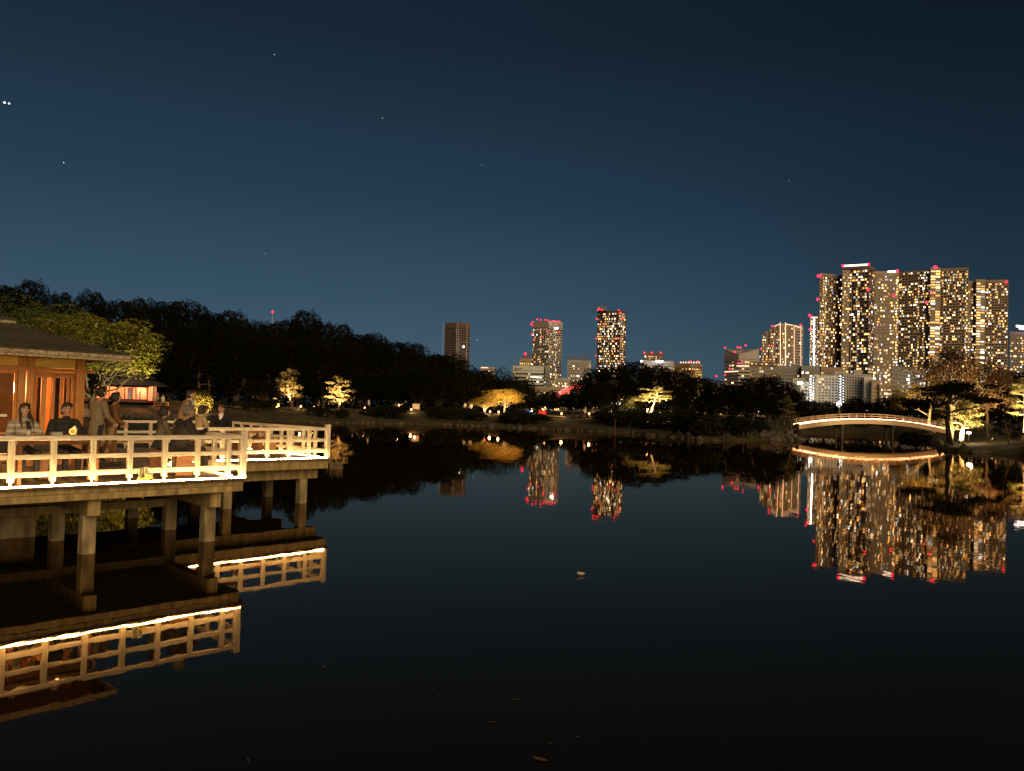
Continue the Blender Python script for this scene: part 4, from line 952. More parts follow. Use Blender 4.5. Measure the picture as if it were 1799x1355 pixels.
# ------------------------------------------------------------------ the town
BLD = []; GZ = 1.7
PAL = np.array([(1.0, .56, .19), (1.0, .45, .11), (1.0, .74, .42), (1.0, .92, .76), (.80, .90, 1.0)])
PALW = np.array([.37, .20, .23, .13, .07])
def offset_poly(poly, d):
    P_ = [Vector((p[0], p[1])) for p in poly]; n_ = len(P_); o = []
    for i in range(n_):
        a, b_, c = P_[i - 1], P_[i], P_[(i + 1) % n_]
        d1 = (b_ - a).normalized(); d2 = (c - b_).normalized(); n1 = Vector((d1.y, -d1.x)); n2 = Vector((d2.y, -d2.x))
        k = n1 + n2; k = k / max(.35, k.dot(n1)) if k.length > 1e-6 else n1
        o.append(b_ + k * d)
    return [(p.x, p.y) for p in o]
def volume(root, poly, z0, z1, fh=3.2, bay=3.6, wall=M_CONC_B, glass=M_CGLASS, lit=.25, band=.38, pier=.5, slab_out=.45, pier_out=.3, seed=0, pal=None, wmul=1.0,
           crown=3.0, fill=.8, cols_hot=.12, every=1, dbl=.16):
    """one block of a building: dark glazed core, floor bands, piers and the lit panes"""
    rg = np.random.default_rng(seed); a2 = sum(poly[i - 1][0] * poly[i][1] - poly[i][0] * poly[i - 1][1] for i in range(len(poly)))
    if a2 < 0: poly = poly[::-1]
    MB().prism(poly, z0, z1 - .3).build('glazing', glass, root)
    fr_ = MB(); nf = max(1, int((z1 - z0 - crown) / fh)); so = offset_poly(poly, slab_out)
    for k in range(0, nf + 1, every):
        z = z0 + k * fh; fr_.prism(so, z - fh * band / 2, z + fh * band / 2)
    fr_.prism(offset_poly(poly, slab_out * 1.05), z0 + nf * fh + fh * .4, z1)
    WV, WC = [], []
    for i in range(len(poly)):
        a = np.array(poly[i - 1]); b_ = np.array(poly[i]); e = b_ - a; L_ = np.linalg.norm(e)
        if L_ < 1.5: continue
        e = e / L_; nn = np.array([e[1], -e[0]]); nb = max(1, int(round(L_ / bay))); bw = L_ / nb
        mid = (a + b_) / 2
        if np.dot(nn, -mid) < 0 and len(poly) > 3: continue                     # faces turned away carry no bays
        if pier > 0:
            for k in range(nb + 1):
                c = a + e * (k * bw); h = e * pier / 2; o = nn * pier_out
                fr_.prism([tuple(c - h), tuple(c + h), tuple(c + h + o), tuple(c - h + o)][::1], z0, z1 - .4)
        hot = rg.random(nb) < cols_hot
        pw = np.clip(rg.random((nf, 1)) * .6 + .7, .6, 1.4) * lit * 1.3 * np.where(hot, 2.6, 1.0)[None, :]
        on = rg.random((nf, nb)) < pw
        for f in range(nf):
            for k in range(nb):
                if not on[f, k]: continue
                x0 = (k + .5) * bw - bw * fill / 2; x1 = x0 + bw * fill
                if rg.random() > dbl:
                    if rg.random() < .5: x1 = (x0 + x1) / 2
                    else: x0 = (x0 + x1) / 2
                zz0 = z0 + f * fh + fh * (band / 2 + .06); zz1 = z0 + (f + 1) * fh - fh * (band / 2 + .06)
                p0 = a + e * x0 + nn * .06; p1 = a + e * x1 + nn * .06
                WV.append([(p0[0], p0[1], zz0), (p1[0], p1[1], zz0), (p1[0], p1[1], zz1), (p0[0], p0[1], zz1)])
                c = (pal if pal is not None else PAL)[rg.choice(len(PAL), p=PALW)]
                WC.append(c * wmul * float(np.exp(rg.normal() * .8)) * 1.2)
    fr_.build('facade_frame', wall, root)
    if WV: child('lit_windows', quad_mesh('lit_windows', np.array(WV), M_WIN, None, WC), root, kind='stuff')
def corner_poly(x0, xc, x1, D, phi, maxw=60):
    """rectangle whose near corner stands at column xc; the two visible faces end at columns x0 and x1"""
    c = gp(xc, D); v = Vector((c.x, c.y)).normalized(); r_ = Vector((v.y, -v.x))
    k = D / math.cos(math.atan((xc - CX) / F_PX)) / F_PX * math.cos(math.atan((xc - CX) / F_PX))
    wl = (xc - x0) * k / max(.08, math.cos(phi)); wr = (x1 - xc) * k / max(.08, math.sin(phi))
    dl = -r_ * math.cos(phi) + v * math.sin(phi); dr = r_ * math.sin(phi) + v * math.cos(phi)
    C_ = Vector((c.x, c.y)); L_ = C_ + dl * wl; R_ = C_ + dr * wr
    return [tuple(C_), tuple(R_), tuple(R_ + dl * wl), tuple(L_)]
def front_poly(x0, x1, D, depth=25, skew=0.0):
    a = gp(x0, D - skew); b_ = gp(x1, D + skew); A2 = Vector((a.x, a.y)); B2 = Vector((b_.x, b_.y)); v = Vector(((a.x + b_.x) / 2, D)).normalized()
    return [tuple(A2), tuple(B2), tuple(B2 + v * depth), tuple(A2 + v * depth)]
def zt_(px, py, D): return at(px, py, D).z
def bld(name, label, px, D, cat='building', group=None):
    r_ = thing(name, label, cat, (0, 0, 0)); BLD.append((r_, gp(px, D, GZ))); return r_
def red(root, px, py, D, rad=None, mat=M_RED):
    c = at(px, py, D); rad = rad or D / F_PX * 1.55
    MB().ell(c, (rad, rad, rad), 8, 6).build('warning_lamp', mat, root, smooth=True)
def strip(root, a, b_, D, th_=1.5, mat=M_WARMLINE, nm='light_strip'):
    p, q = at(a[0], a[1], D), at(b_[0], b_[1], D); k = D / F_PX * th_
    MB().bar(p, q, k, k).build(nm, mat, root)
GZ = 1.7
# dark office tower
r_ = bld('office_tower', 'dark brown office tower with pale corner lines, rising behind the wood', 800, 1150, 'tower')
volume(r_, corner_poly(778, 804, 821.5, 1150, math.radians(42)), GZ, zt_(800, 566, 1150), 3.6, 2.2, M_CONC_D, M_CGLASS, .004, .5, .35, seed=1, crown=5, every=1)
for px, y0 in ((779, 568), (803, 566), (806, 566), (821, 570)): MB().tube([at(px, y0, 1146), Vector((at(px, y0, 1146).x, 1146, GZ))], .45, 5).build('corner_line', M_CONC_W, r_)
strip(r_, (813.5, 609.5), (815.5, 609.5), 1140, 2.2, M_WHITELAMP, 'lit_room')
# low pale block behind the wood
r_ = bld('low_block', 'low pale block with roof lights peeping over the dark wood', 856, 900)
volume(r_, front_poly(843, 868, 900, 20), GZ, zt_(856, 645, 900), 3.4, 3.5, M_CONC_W, lit=.1, seed=2); strip(r_, (845, 646), (857, 646), 898, 1.2)
# pale residential tower with red crown lamps
r_ = bld('residential_tower', 'pale residential tower with red lamps round its crown', 957, 1000, 'tower')
volume(r_, corner_poly(932, 961, 984, 1000, math.radians(40)), GZ, zt_(957, 563, 1000), 3.2, 3.2, M_CONC_W, lit=.24, band=.42, seed=3, crown=7)
for px, py in ((932.5, 569), (934.5, 571), (944, 561), (963, 563.5), (967, 566), (979, 565), (983, 565), (934, 588), (962.5, 582), (982, 583), (936, 566), (950, 562), (958, 562), (971, 564), (975, 564.5), (939, 597), (953, 592)): red(r_, px, py, 985, .85)
strip(r_, (974, 577), (980, 577), 985, 2.2, M_WHITELAMP, 'lit_room')
# white office block in front of it
r_ = bld('office_block', 'white office block with banded floors before the pale residential tower', 927, 800)
volume(r_, corner_poly(900, 953, 956.5, 800, math.radians(8)), GZ, zt_(930, 643, 800), 3.9, 4.5, M_CONC_P, lit=.13, band=.6, pier=0, seed=4, crown=5, slab_out=.6)
strip(r_, (904, 649.5), (918, 647.5), 786, 1.6, M_CONC_D, 'sign_plate'); strip(r_, (932, 662.5), (952, 663.5), 788, 1.8, emat('office_strip_glow', (.95, 1, .85), 2.2, 'NONE'), 'lit_room')
volume(r_, front_poly(956.8, 963.5, 798, 14), GZ, zt_(957, 643, 800), 3.9, 4.5, M_CONC_G, lit=0, band=.3, pier=.3, seed=41)
# orange-topped block with beacon
r_ = bld('lit_crown_block', 'block with amber lit crown and one red beacon beside the white office', 920, 950)
volume(r_, front_poly(911, 932, 950, 18), GZ, zt_(920, 630, 950), 3.2, 2.6, M_CONC_B, lit=.75, seed=5, pal=np.tile(np.array([[1.0, .55, .12]]), (5, 1)), crown=2)
volume(r_, front_poly(917, 928, 952, 10), zt_(920, 630, 950), zt_(920, 624, 950), 3, 3, M_CONC_D, lit=0, seed=6); red(r_, 923, 622, 948, 1.6)
# mid block with open crown posts
r_ = bld('apartment_block', 'pinkish apartment block with open steel frame on its roof', 1015, 1000)
volume(r_, front_poly(995.5, 1016, 1000, 20), GZ, zt_(1005, 633, 1000), 3.1, 3.0, M_CONC_W, lit=.28, seed=7); volume(r_, front_poly(1017.5, 1036, 1004, 20), GZ, zt_(1025, 633, 1000), 3.1, 3.0, M_CONC_W, lit=.26, seed=8)
for x0, x1 in ((997, 1014), (1018.5, 1034)):
    for k in range(7):
        px = x0 + (x1 - x0) * k / 6; a = at(px, 625, 1003); MB().tube([a, Vector((a.x, a.y, zt_(px, 634, 1003)))], .35, 5).build('crown_post', M_CONC_D, r_)
    MB().bar(at(x0, 626, 1003), at(x1, 625.5, 1003), 1, 1).build('crown_beam', M_CONC_D, r_); MB().bar(at(x0, 630, 1003), at(x1, 629.5, 1003), 1, 1).build('crown_beam', M_CONC_D, r_)
r_ = bld('low_block', 'low lit block in the gap beside the red-lit arch bridge', 985, 900); volume(r_, front_poly(975, 998, 900, 15), GZ, zt_(985, 664, 900), 3.0, 3.0, M_CONC_W, lit=.4, seed=9)
# brown tower with many warm windows
r_ = bld('residential_tower', 'brown residential tower full of warm lit windows', 1071, 1000, 'tower')
volume(r_, corner_poly(1046, 1086, 1096, 1000, math.radians(24)), GZ, zt_(1075, 545, 1000), 3.2, 2.9, M_CONC_D, lit=.5, band=.34, pier=.4, seed=10, cols_hot=.2, crown=2.5)
volume(r_, front_poly(1047.5, 1061, 1001, 14), zt_(1075, 545, 1000), zt_(1050, 540.5, 1000), 3, 3, M_CONC_D, lit=0, seed=11, crown=1)
for px, py in ((1050, 545), (1054, 544), (1058, 545), (1087, 545), (1047.5, 595), (1086, 594), (1052, 542), (1090, 549), (1048, 560), (1095, 560), (1060, 570), (1078, 600), (1047, 625)): red(r_, px, py, 985, .85)
# low group behind the clump
r_ = bld('low_tower', 'small tower top with three red lamps above the dark clump', 1146, 1100); volume(r_, front_poly(1129, 1163, 1100, 20), GZ, zt_(1146, 620, 1100), 3.0, 3.0, M_CONC_D, lit=.3, seed=12, cols_hot=.3)
for px in (1132, 1145, 1161): red(r_, px, 620, 1095)
r_ = bld('low_block', 'pale low block with white roof lights above the dark clump', 1150, 900); volume(r_, front_poly(1124, 1181, 900, 20), GZ, zt_(1150, 634, 900), 3.5, 4, M_CONC_W, lit=.04, band=.7, seed=13)
for px in (1127, 1154, 1158, 1163): red(r_, px, 635, 893, 1.0, M_WHITELAMP)
r_ = bld('amber_block', 'low amber-lit block with a row of roof lamps above the dark clump', 1205, 900); volume(r_, corner_poly(1181, 1212, 1231, 900, math.radians(35)), GZ, zt_(1205, 638, 900), 3.0, 2.8, M_CONC_B, lit=.55, seed=14, pal=np.tile(np.array([[1.0, .52, .14]]), (5, 1)), wmul=.6)
for k in range(8): red(r_, 1196 + k * 4.6, 637, 880, .9, M_WARMLINE)
for px in (1213, 1226): red(r_, px, 636, 880, 1.2)
# distant low roofs seen through the trees
for i, (x0, x1, yt, D, wl) in enumerate([(1235, 1275, 672, 700, M_CONC_W), (1040, 1120, 668, 650, M_CONC_B), (1120, 1235, 672, 640, M_CONC_B), (930, 1000, 680, 620, M_CONC_B), (560, 640, 625, 700, M_CONC_B), (690, 760, 640, 700, M_CONC_B), (440, 520, 600, 700, M_CONC_B)]):
    r_ = bld('low_block', ['low lit block glimpsed beside the wedge-roofed office', 'low lit block glimpsed through the clump under the brown tower', 'low lit block glimpsed through the clump under the amber block',
         'low lit block glimpsed under the white office block', 'block with few lights glimpsed through the wood top', 'block with few lights glimpsed through the wood near the dark office tower', 'block glimpsed through the wood below the red mast lamp'][i], (x0 + x1) / 2, D)
    volume(r_, front_poly(x0, x1, D, 16), GZ, zt_((x0 + x1) / 2, yt, D), 3.1, 3.2, wl, lit=.42, seed=50 + i, wmul=1.2)
r_ = thing('radio_mast', 'slim mast with one red lamp behind the wood', 'mast', tuple(gp(473, 900, GZ))); tp = at(473, 548, 900); MB().tube([(0, 0, 0), (0, 0, tp.z - GZ)], [1.2, .4], 6).build('pole', M_CONC_W, r_)
MB().ell((0, 0, tp.z - GZ), (1.3, 1.3, 1.3), 8, 6).build('warning_lamp', M_RED, r_, smooth=True)
# red-lit arch bridge far off
r_ = bld('arch_bridge', 'distant arched bridge outlined in red light between the clumps', 1010, 520, 'bridge'); D = 520
arc = [at(977 + 100 * f, 697 - 19 * math.sin(math.pi * min(1, f * 1.0)) - 3 * f, D + 20 * f) for f in np.linspace(0, 1, 14)]
MB().tube(arc, .62, 6).build('arch', M_REDGLOW, r_); MB().tube([p + Vector((0, 6, 1.7)) for p in arc], .35, 6).build('arch', emat('pink_line_glow', (1, .3, .25), 1.2, 'NONE'), r_)  # red and pink light put into the arch as its own glow
dk = [at(976 + 104 * f, 693 + 1.5 * f, D + 20 * f) for f in np.linspace(0, 1, 8)]
MB().tube(dk, .5, 6).build('deck', M_CONC_D, r_)
for k in range(2, 13): MB().tube([arc[k], Vector((arc[k].x, arc[k].y, zt_(1000, 694, D)))], .12, 5).build('hanger', M_REDGLOW, r_)
# wedge-roofed office
r_ = bld('office_block', 'banded office block with slanted roof wedge and many red lamps', 1300, 850); D = 850
pl = corner_poly(1272, 1296, 1330, D, math.radians(50)); volume(r_, pl, GZ, zt_(1296, 622, D), 3.8, 4, M_CONC_W, lit=.1, band=.58, pier=0, seed=15, crown=3, slab_out=.6, dbl=.8)
zb, ztp = zt_(1296, 622.5, D), zt_(1318, 611, D)
MB().add([(*pl[0], zb), (*pl[1], zb), (*pl[2], zb), (*pl[3], zb), (*pl[1], ztp), (*pl[2], ztp), (*pl[3], ztp - 1)], [(0, 1, 4), (1, 2, 5, 4), (2, 3, 6, 5), (0, 4, 5, 6), (0, 6, 3)]).build('roof_wedge', M_CONC_W, r_)
for px, py in ((1274, 611), (1296, 610.5), (1301, 611), (1310, 607), (1290.5, 619), (1282, 648), (1297, 638), (1304, 636), (1274, 659), (1258.5, 661)): red(r_, px, py, 838)
strip(r_, (1294, 643), (1316, 643), 840, 1.8, M_WARMLINE, 'lit_room'); strip(r_, (1273, 653.5), (1297, 652.5), 840, 1.8, M_WARMLINE, 'lit_room')
# rounded tower outlined in warm lines
r_ = bld('outlined_tower', 'warm residential tower with glowing outline lines on its roof', 1370, 900, 'tower'); D = 900
yl = [(1337, 587), (1343, 583), (1350, 578), (1357, 574), (1364, 571.5)]
for i, (px, yt) in enumerate(yl):
    volume(r_, front_poly(px, (px + 7.2) if i < 4 else 1370.5, D - i * 2.0, 22), GZ, zt_(px, yt, D), 3.2, 3.0, M_CONC_B, lit=.42, seed=20 + i, cols_hot=.3, crown=2)
volume(r_, front_poly(1371.5, 1379.5, D - 12, 26), GZ, zt_(1375, 571, D), 3.2, 3.0, M_CONC_B, lit=.35, seed=26); volume(r_, front_poly(1380.5, 1395, D - 10, 26), GZ, zt_(1388, 572, D), 3.2, 3.6, M_CONC_B, lit=.3, seed=27)
volume(r_, front_poly(1395.5, 1408, D - 6, 26, 3), GZ, zt_(1400, 573, D), 3.2, 3.0, M_CONC_W, lit=.04, band=.5, seed=28)
E_ = D - 18
for a, c in (((1371, 567), (1371, 643)), ((1380, 567), (1380, 643)), ((1360, 573.5), (1370, 569.5)), ((1381, 569.5), (1393, 572)), ((1395.5, 572.5), (1406, 576)), ((1407, 571), (1407, 645)), ((1395.3, 573), (1395.3, 640))): strip(r_, a, c, E_, 1.1 if a[0] != c[0] or a[0] < 1390 else .6)
for px, py in ((1356.5, 573), (1407, 571), (1337, 613), (1357, 608)): red(r_, px, py, E_)
strip(r_, (1328, 626), (1336, 627), E_, 2.0)
# stepped podium below it
r_ = bld('podium_block', 'dark gridded podium block with amber top floor below the outlined tower', 1355, 700); volume(r_, front_poly(1316, 1363, 700, 20), GZ, zt_(1340, 637.5, 700), 3.0, 3.4, M_CONC_B, lit=.22, seed=30)
volume(r_, front_poly(1317, 1362, 699, 6), zt_(1340, 642, 700), zt_(1340, 638, 700), 2.2, 4, M_CONC_D, lit=.8, seed=31, pal=np.tile(np.array([[1.0, .5, .12]]), (5, 1)), crown=.3)
volume(r_, front_poly(1363.5, 1406, 705, 20), GZ, zt_(1385, 642, 700), 3.0, 3.6, M_CONC_G, lit=.28, seed=32)
r_ = bld('podium_block', 'low gridded block with few white lights below the slim tower', 1420, 690); volume(r_, front_poly(1407, 1440, 700, 20), GZ, zt_(1420, 643, 700), 3.0, 3.2, M_CONC_G, lit=.3, seed=33)
r_ = bld('podium_block', 'low dark block with amber panels below the great tower', 1460, 690); volume(r_, front_poly(1440, 1474, 700, 20), GZ, zt_(1455, 645, 700), 3.0, 3.2, M_CONC_B, lit=.35, seed=34)
# slim tower with white line
r_ = bld('slim_tower', 'slim tower edge with red lamps and a white dotted line', 1428, 1000, 'tower'); volume(r_, front_poly(1421, 1437, 1000, 20), GZ, zt_(1428, 557, 1000), 3.2, 3.0, M_CONC_B, lit=.3, seed=35, cols_hot=.4)
for k in range(30): red(r_, 1430.2, 560 + k * 2.9, 990, .75, M_WHITELAMP)
strip(r_, (1424, 558), (1436, 557.5), 992, 1.6); [red(r_, px, py, 988, 1.6) for px, py in ((1422, 554), (1425, 556), (1423, 579))]
# the great towers
LITG = .32
r_ = bld('great_tower', 'tallest residential tower with lit roof bar and recessed dark bays', 1505, 900, 'tower'); D = 900
volume(r_, front_poly(1437, 1476, D, 30, 6), GZ, zt_(1455, 482, D), 3.25, 3.4, M_CONC_B, lit=LITG, band=.36, pier=.7, seed=60, crown=2)
volume(r_, front_poly(1476.5, 1489, D - 10, 30), GZ, zt_(1482, 478, D), 3.25, 3.4, M_CONC_B, lit=.5, band=.38, pier=.6, seed=61, crown=2)
volume(r_, corner_poly(1481, 1523, 1531.5, D - 22, math.radians(16)), GZ, zt_(1505, 466, D - 22), 3.25, 4.4, M_CONC_D, lit=.42, band=.3, pier=.5, seed=62, crown=3, cols_hot=.3)
for px in (1489, 1496.5, 1507): a = at(px, 478, D - 24.5); MB().tube([a, Vector((a.x, a.y, GZ))], .4, 5).build('vertical_rib', M_CONC_W, r_)
volume(r_, front_poly(1532, 1560, D - 4, 30), GZ, zt_(1545, 478, D), 3.25, 3.8, M_CONC_B, lit=.28, band=.36, pier=.7, seed=63, crown=2)
volume(r_, front_poly(1560.5, 1575.5, D - 1, 30), GZ, zt_(1568, 478, D), 3.25, 3.4, M_CONC_B, lit=.45, band=.38, pier=.6, seed=64, crown=2)
strip(r_, (1482, 467.5), (1526, 465), D - 30, 2.6, emat('roof_bar_glow', (1, .75, .6), 3.0, 'NONE')); strip(r_, (1560, 477.5), (1574, 477), D - 12, 2.6, emat('roof_bar2_glow', (1, .82, .7), 3.0, 'NONE'))
for px, py in ((1437.5, 485), (1441, 485), (1481, 467), (1526, 464.5), (1436.5, 526), (1525, 510), (1576, 476), (1570.5, 519)): red(r_, px, py, D - 32, 1.5)
r_ = bld('great_tower', 'broad residential tower with curved corner windows beside the tallest tower', 1640, 900, 'tower'); D = 930
volume(r_, corner_poly(1577, 1634, 1646, D, math.radians(8)), GZ, zt_(1620, 473, D), 3.2, 3.3, M_CONC_B, lit=LITG, band=.38, pier=.6, seed=65, crown=1.5)
volume(r_, front_poly(1632, 1649, D - 5, 20), GZ, zt_(1640, 470.5, D - 5), 3.2, 6, M_CONC_B, lit=.45, band=.34, pier=.4, seed=66, crown=1.5, fill=.92, dbl=1)
volume(r_, front_poly(1649.5, 1698, D - 4, 30, -6), GZ, zt_(1670, 472.5, D), 3.2, 3.3, M_CONC_B, lit=.38, band=.38, pier=.6, seed=67, crown=1.5)
for px, py in ((1642, 469), (1645, 470), (1628, 532), (1638.5, 515)): red(r_, px, py, D - 20, 1.5)
r_ = bld('great_tower', 'lower residential tower with curved bay at the end of the great tower row', 1735, 900, 'tower'); D = 950
volume(r_, front_poly(1698.5, 1715, D, 30), GZ, zt_(1705, 494, D), 3.2, 3.4, M_CONC_B, lit=.42, pier=.6, seed=68, crown=3); volume(r_, front_poly(1713, 1728, D - 5, 20), GZ, zt_(1720, 491, D - 5), 3.2, 6, M_CONC_B, lit=.5, seed=69, crown=3, fill=.92, dbl=1)
volume(r_, front_poly(1728.5, 1768.5, D - 4, 30, -4), GZ, zt_(1745, 493, D), 3.2, 3.4, M_CONC_B, lit=.40, pier=.6, seed=70, crown=3); red(r_, 1768, 496, D - 15, 1.5)
# dark tower at the edge with crown light
r_ = bld('dark_tower', 'dark gridded tower with a bright white-violet crown light', 1790, 900, 'tower'); volume(r_, front_poly(1773, 1815, 1010, 30), GZ, zt_(1790, 583, 1010), 3.4, 4.2, M_CONC_D, lit=.3, seed=71, cols_hot=.2)
strip(r_, (1786, 573), (1806, 575), 1004, 3, emat('violet_crown_glow', (1, .85, 1), 4, 'NONE')); strip(r_, (1791, 577), (1803, 578.5), 1004, 3, emat('violet_crown2_glow', (1, .85, 1), 3, 'NONE'))
# the white hospital-like slab with two lit stair columns
r_ = bld('white_slab_block', 'long white slab block with two columns of bright stair lamps', 1480, 560); D = 560
volume(r_, front_poly(1436, 1471, D, 14), GZ, zt_(1450, 660, D), 1.95, 2.3, M_CONC_P, M_CGLASS, lit=.03, band=.5, pier=.9, pier_out=.42, seed=80, crown=1, wmul=1.2)
volume(r_, front_poly(1430, 1436, D - 1, 14), GZ, zt_(1433, 660, D), 3, 9, M_CONC_P, lit=0, band=.98, seed=81, crown=.5)
volume(r_, front_poly(1485, 1528, D + 4, 14, 3), GZ, zt_(1505, 657, D), 1.95, 2.3, M_CONC_W, lit=.05, band=.45, pier=.85, pier_out=.42, seed=82, crown=1)
volume(r_, front_poly(1481, 1486, D - 1, 14), GZ, zt_(1483, 656, D), 3, 9, M_CONC_W, lit=0, band=.98, seed=83, crown=.5); volume(r_, front_poly(1466, 1483, D + 8, 8), GZ, zt_(1475, 651, D), 3, 9, M_CONC_W, lit=0, band=.98, seed=84, crown=.5)
volume(r_, front_poly(1500, 1512, D + 9, 8), GZ, zt_(1505, 649, D), 3, 9, M_CONC_W, lit=0, band=.98, seed=85, crown=.5)
volume(r_, front_poly(1518, 1531, D - 6, 14), GZ, zt_(1524, 663, D), 2.05, 3, M_CONC_P, lit=0, band=.9, seed=86, crown=1)
for px in (1424, 1476.5):
    for k in range(10):
        c = at(px, 661 + k * 4.75, D - 8); MB().ell(c, (.46, .46, .46), 8, 6).build('stair_lamp', M_STAIR, r_, smooth=True)
        c2 = at(px + 5, 663.5 + k * 4.75, D - 6); MB().ell(c2, (.30, .30, .30), 8, 6).build('stair_lamp', M_STAIR, r_, smooth=True); a = at(px - 1, 663.8 + k * 4.75, D - 7); e2_ = at(px + 7, 664.8 + k * 4.75, D - 7); MB().bar(a, e2_, 2.2, .35).build('stair_landing', M_CONC_G, r_)
    volume(r_, front_poly(px + 1, px + 7, D - 2, 8), GZ, zt_(px + 3, 661, D), 2, 9, M_CONC_G, lit=0, band=.3, seed=87, crown=.5)
    for py in (672, 690):
        c = at(px + 2, py, D - 20); light('slab_fill_light', 'POINT', c, 260, (.85, .93, 1), r_, 1.0)  # added fill light hanging before the facade, no lamp stands there
volume(r_, front_poly(1393, 1412, D + 30, 14), GZ, zt_(1402, 661, D), 3, 9, M_CONC_P, lit=0, band=.98, seed=88, crown=6); volume(r_, front_poly(1406, 1430, D - 4, 10), GZ, zt_(1418, 672, D), 2.6, 2.4, M_CONC_P, lit=.3, band=.5, seed=89, crown=.5)
for px, py in ((1403, 673), (1408, 673)): red(r_, px, py, D - 12, .85, M_WHITELAMP)
r_ = bld('balcony_block', 'small block with warm lit balconies beside the white slab', 1554, 540); volume(r_, front_poly(1545, 1566, 545, 12), GZ, zt_(1555, 675, 545), 2.5, 2.2, M_CONC_B, lit=.85, band=.42, seed=90, crown=.8, pal=np.tile(np.array([[1.0, .66, .36]]), (5, 1)))
volume(r_, front_poly(1531.5, 1544.5, 547, 12), GZ, zt_(1538, 667, 545), 2.6, 3, M_CONC_B, lit=.1, band=.85, seed=91, crown=.8)
for k in range(5): red(r_, 1556.5 + (k % 2) * 5, 655 + k * 4.2, 560, .75, M_WARMLINE)
r_ = bld('grey_slab_block', 'narrow grey slab block at the foot of the broad tower', 1573, 600); volume(r_, front_poly(1567, 1583, 590, 14), GZ, zt_(1573, 643, 590), 3, 3, M_CONC_G, lit=.02, band=.7, seed=92, crown=1)
r_ = bld('low_block', 'low white-lit block under the broad tower behind the autumn tree', 1600, 650); volume(r_, front_poly(1584, 1625, 650, 14), GZ, zt_(1600, 648, 650), 3, 3, M_CONC_W, lit=.35, seed=93, pal=np.tile(np.array([[.9, .97, 1.0]]), (5, 1)))
for o, c in BLD: 
    o.location = c
    for ch in o.children: ch.matrix_parent_inverse = Matrix.Translation(-c)
# ------------------------------------------------------------------ furniture on the deck
def table(label, s, t, L_, W_, h, mat=M_TABLE, rz=0, top=.045):
    r_ = thing('table', label, 'table', DW(s, t, DZ), DROT + rz)
    board(-L_ / 2, L_ / 2, -W_ / 2, W_ / 2, h - top, h, 'tabletop', mat, r_, .008)
    for x in (-1, 1):
        for y in (-1, 1): board(x * (L_ / 2 - .1) - .03, x * (L_ / 2 - .1) + .03, y * (W_ / 2 - .07) - .03, y * (W_ / 2 - .07) + .03, 0, h - top - .002, 'leg', mat, r_)
    board(-L_ / 2 + .08, L_ / 2 - .08, -W_ / 2 + .05, -W_ / 2 + .08, h - top - .1, h - top - .003, 'apron', mat, r_)
    return r_
def bench(label, s, t, L_, rz=0, h=.42, W_=.34, grp=None):
    r_ = thing('bench', label, 'bench', DW(s, t, DZ), DROT + rz, grp)
    for y0 in (-W_ / 2, .01): board(-L_ / 2, L_ / 2, y0, y0 + W_ / 2 - .01, h - .04, h, 'slat', M_BENCH, r_, .006)
    for x in (-1, 1): board(x * (L_ / 2 - .12) - .04, x * (L_ / 2 - .12) + .04, -W_ / 2 + .02, W_ / 2 - .02, 0, h - .042, 'leg', M_TABLE, r_)
    return r_
T1 = .78
sA, sB = s_at(40, 1.2, 2.2), s_at(113, 1.2, 2.2)
table('dark red wooden table before the pair seated by the teahouse', (sA + sB) / 2 + .02, .52, 1.35, .5, T1)
bench('low bench under the person in striped sweater', sA, 1.28, .8, h=.44); bench('low bench under the person in black jacket', sB, 1.3, .8, h=.44)
def cup(label, s, t, z, r=.035, h=.08, mat=None, name='cup', cat='cup', grp=None):
    m_ = mat or pmat('cup_white', (.7, .66, .6), (.78, .74, .68), 3, .4)
    o = MB().lathe([(r * .75, 0), (r, h * .4), (r, h), (r * .88, h), (r * .8, h * .15)], 14).build(name, m_, None, smooth=True, loc=DW(s, t, z)); tag(o, label, cat, grp); return o
cup('white paper cup on the table before the striped sweater', s_at(50, .5, 2.0), .5, DZ + T1 + .001)
o = MB().box(-.08, .08, -.05, .05, 0, .055).box(-.085, .085, -.055, .055, .056, .062).build('snack_tray', pmat('tray_grey', (.4, .4, .36), (.55, .54, .48), 8, .6), None, loc=DW(s_at(99, .45, 2.0), .45, DZ + T1 + .001), rot=(0, 0, DROT), bevel=.004); tag(o, 'small grey snack box on the dark red table', 'box')
tl = thing('table_lamp', 'round glowing amber lamp with a bright ring on the dark red table', 'lamp', DW(s_at(127, .42, 2.0), .42, DZ + T1), DROT); tl.scale = (.85, .85, .85)
MB().lathe([(.05, 0), (.05, .015), (.015, .02)], 12).build('base', M_DARK, tl)
Rm = Matrix.Rotation(math.radians(90), 3, 'X')
d_ = MB().lathe([(.045, -.02), (.052, -.012), (.052, .012), (.045, .02)], 18); d_.v = [tuple(Rm @ Vector(v) + Vector((0, 0, .085))) for v in d_.v]; d_.build('glass', emat('amber_glow', (1, .32, .03), .9), tl, smooth=True)
rg_ = MB().tube([(.056 * math.cos(a), -.01, .085 + .056 * math.sin(a)) for a in np.linspace(0, 2 * math.pi, 25)], .009, 6, cap=False); rg_.build('ring', emat('amber_ring_glow', (1, .55, .12), 2.0), tl, smooth=True)
light('table_lamp_light', 'POINT', (0, .16, .12), 1.6, (1, .5, .15), tl, .05)
o = MB().lathe([(.04, 0), (.045, .1), (.03, .13), (.012, .15), (.012, .16)], 12).build('drink_cup', pmat('pale_cup', (.65, .6, .5), (.72, .68, .58), 4, .5), None, smooth=True, loc=DW(s_at(131, .62, 2.0), .62, DZ + T1 + .001)); tag(o, 'pale drink cup behind the round amber lamp', 'cup')
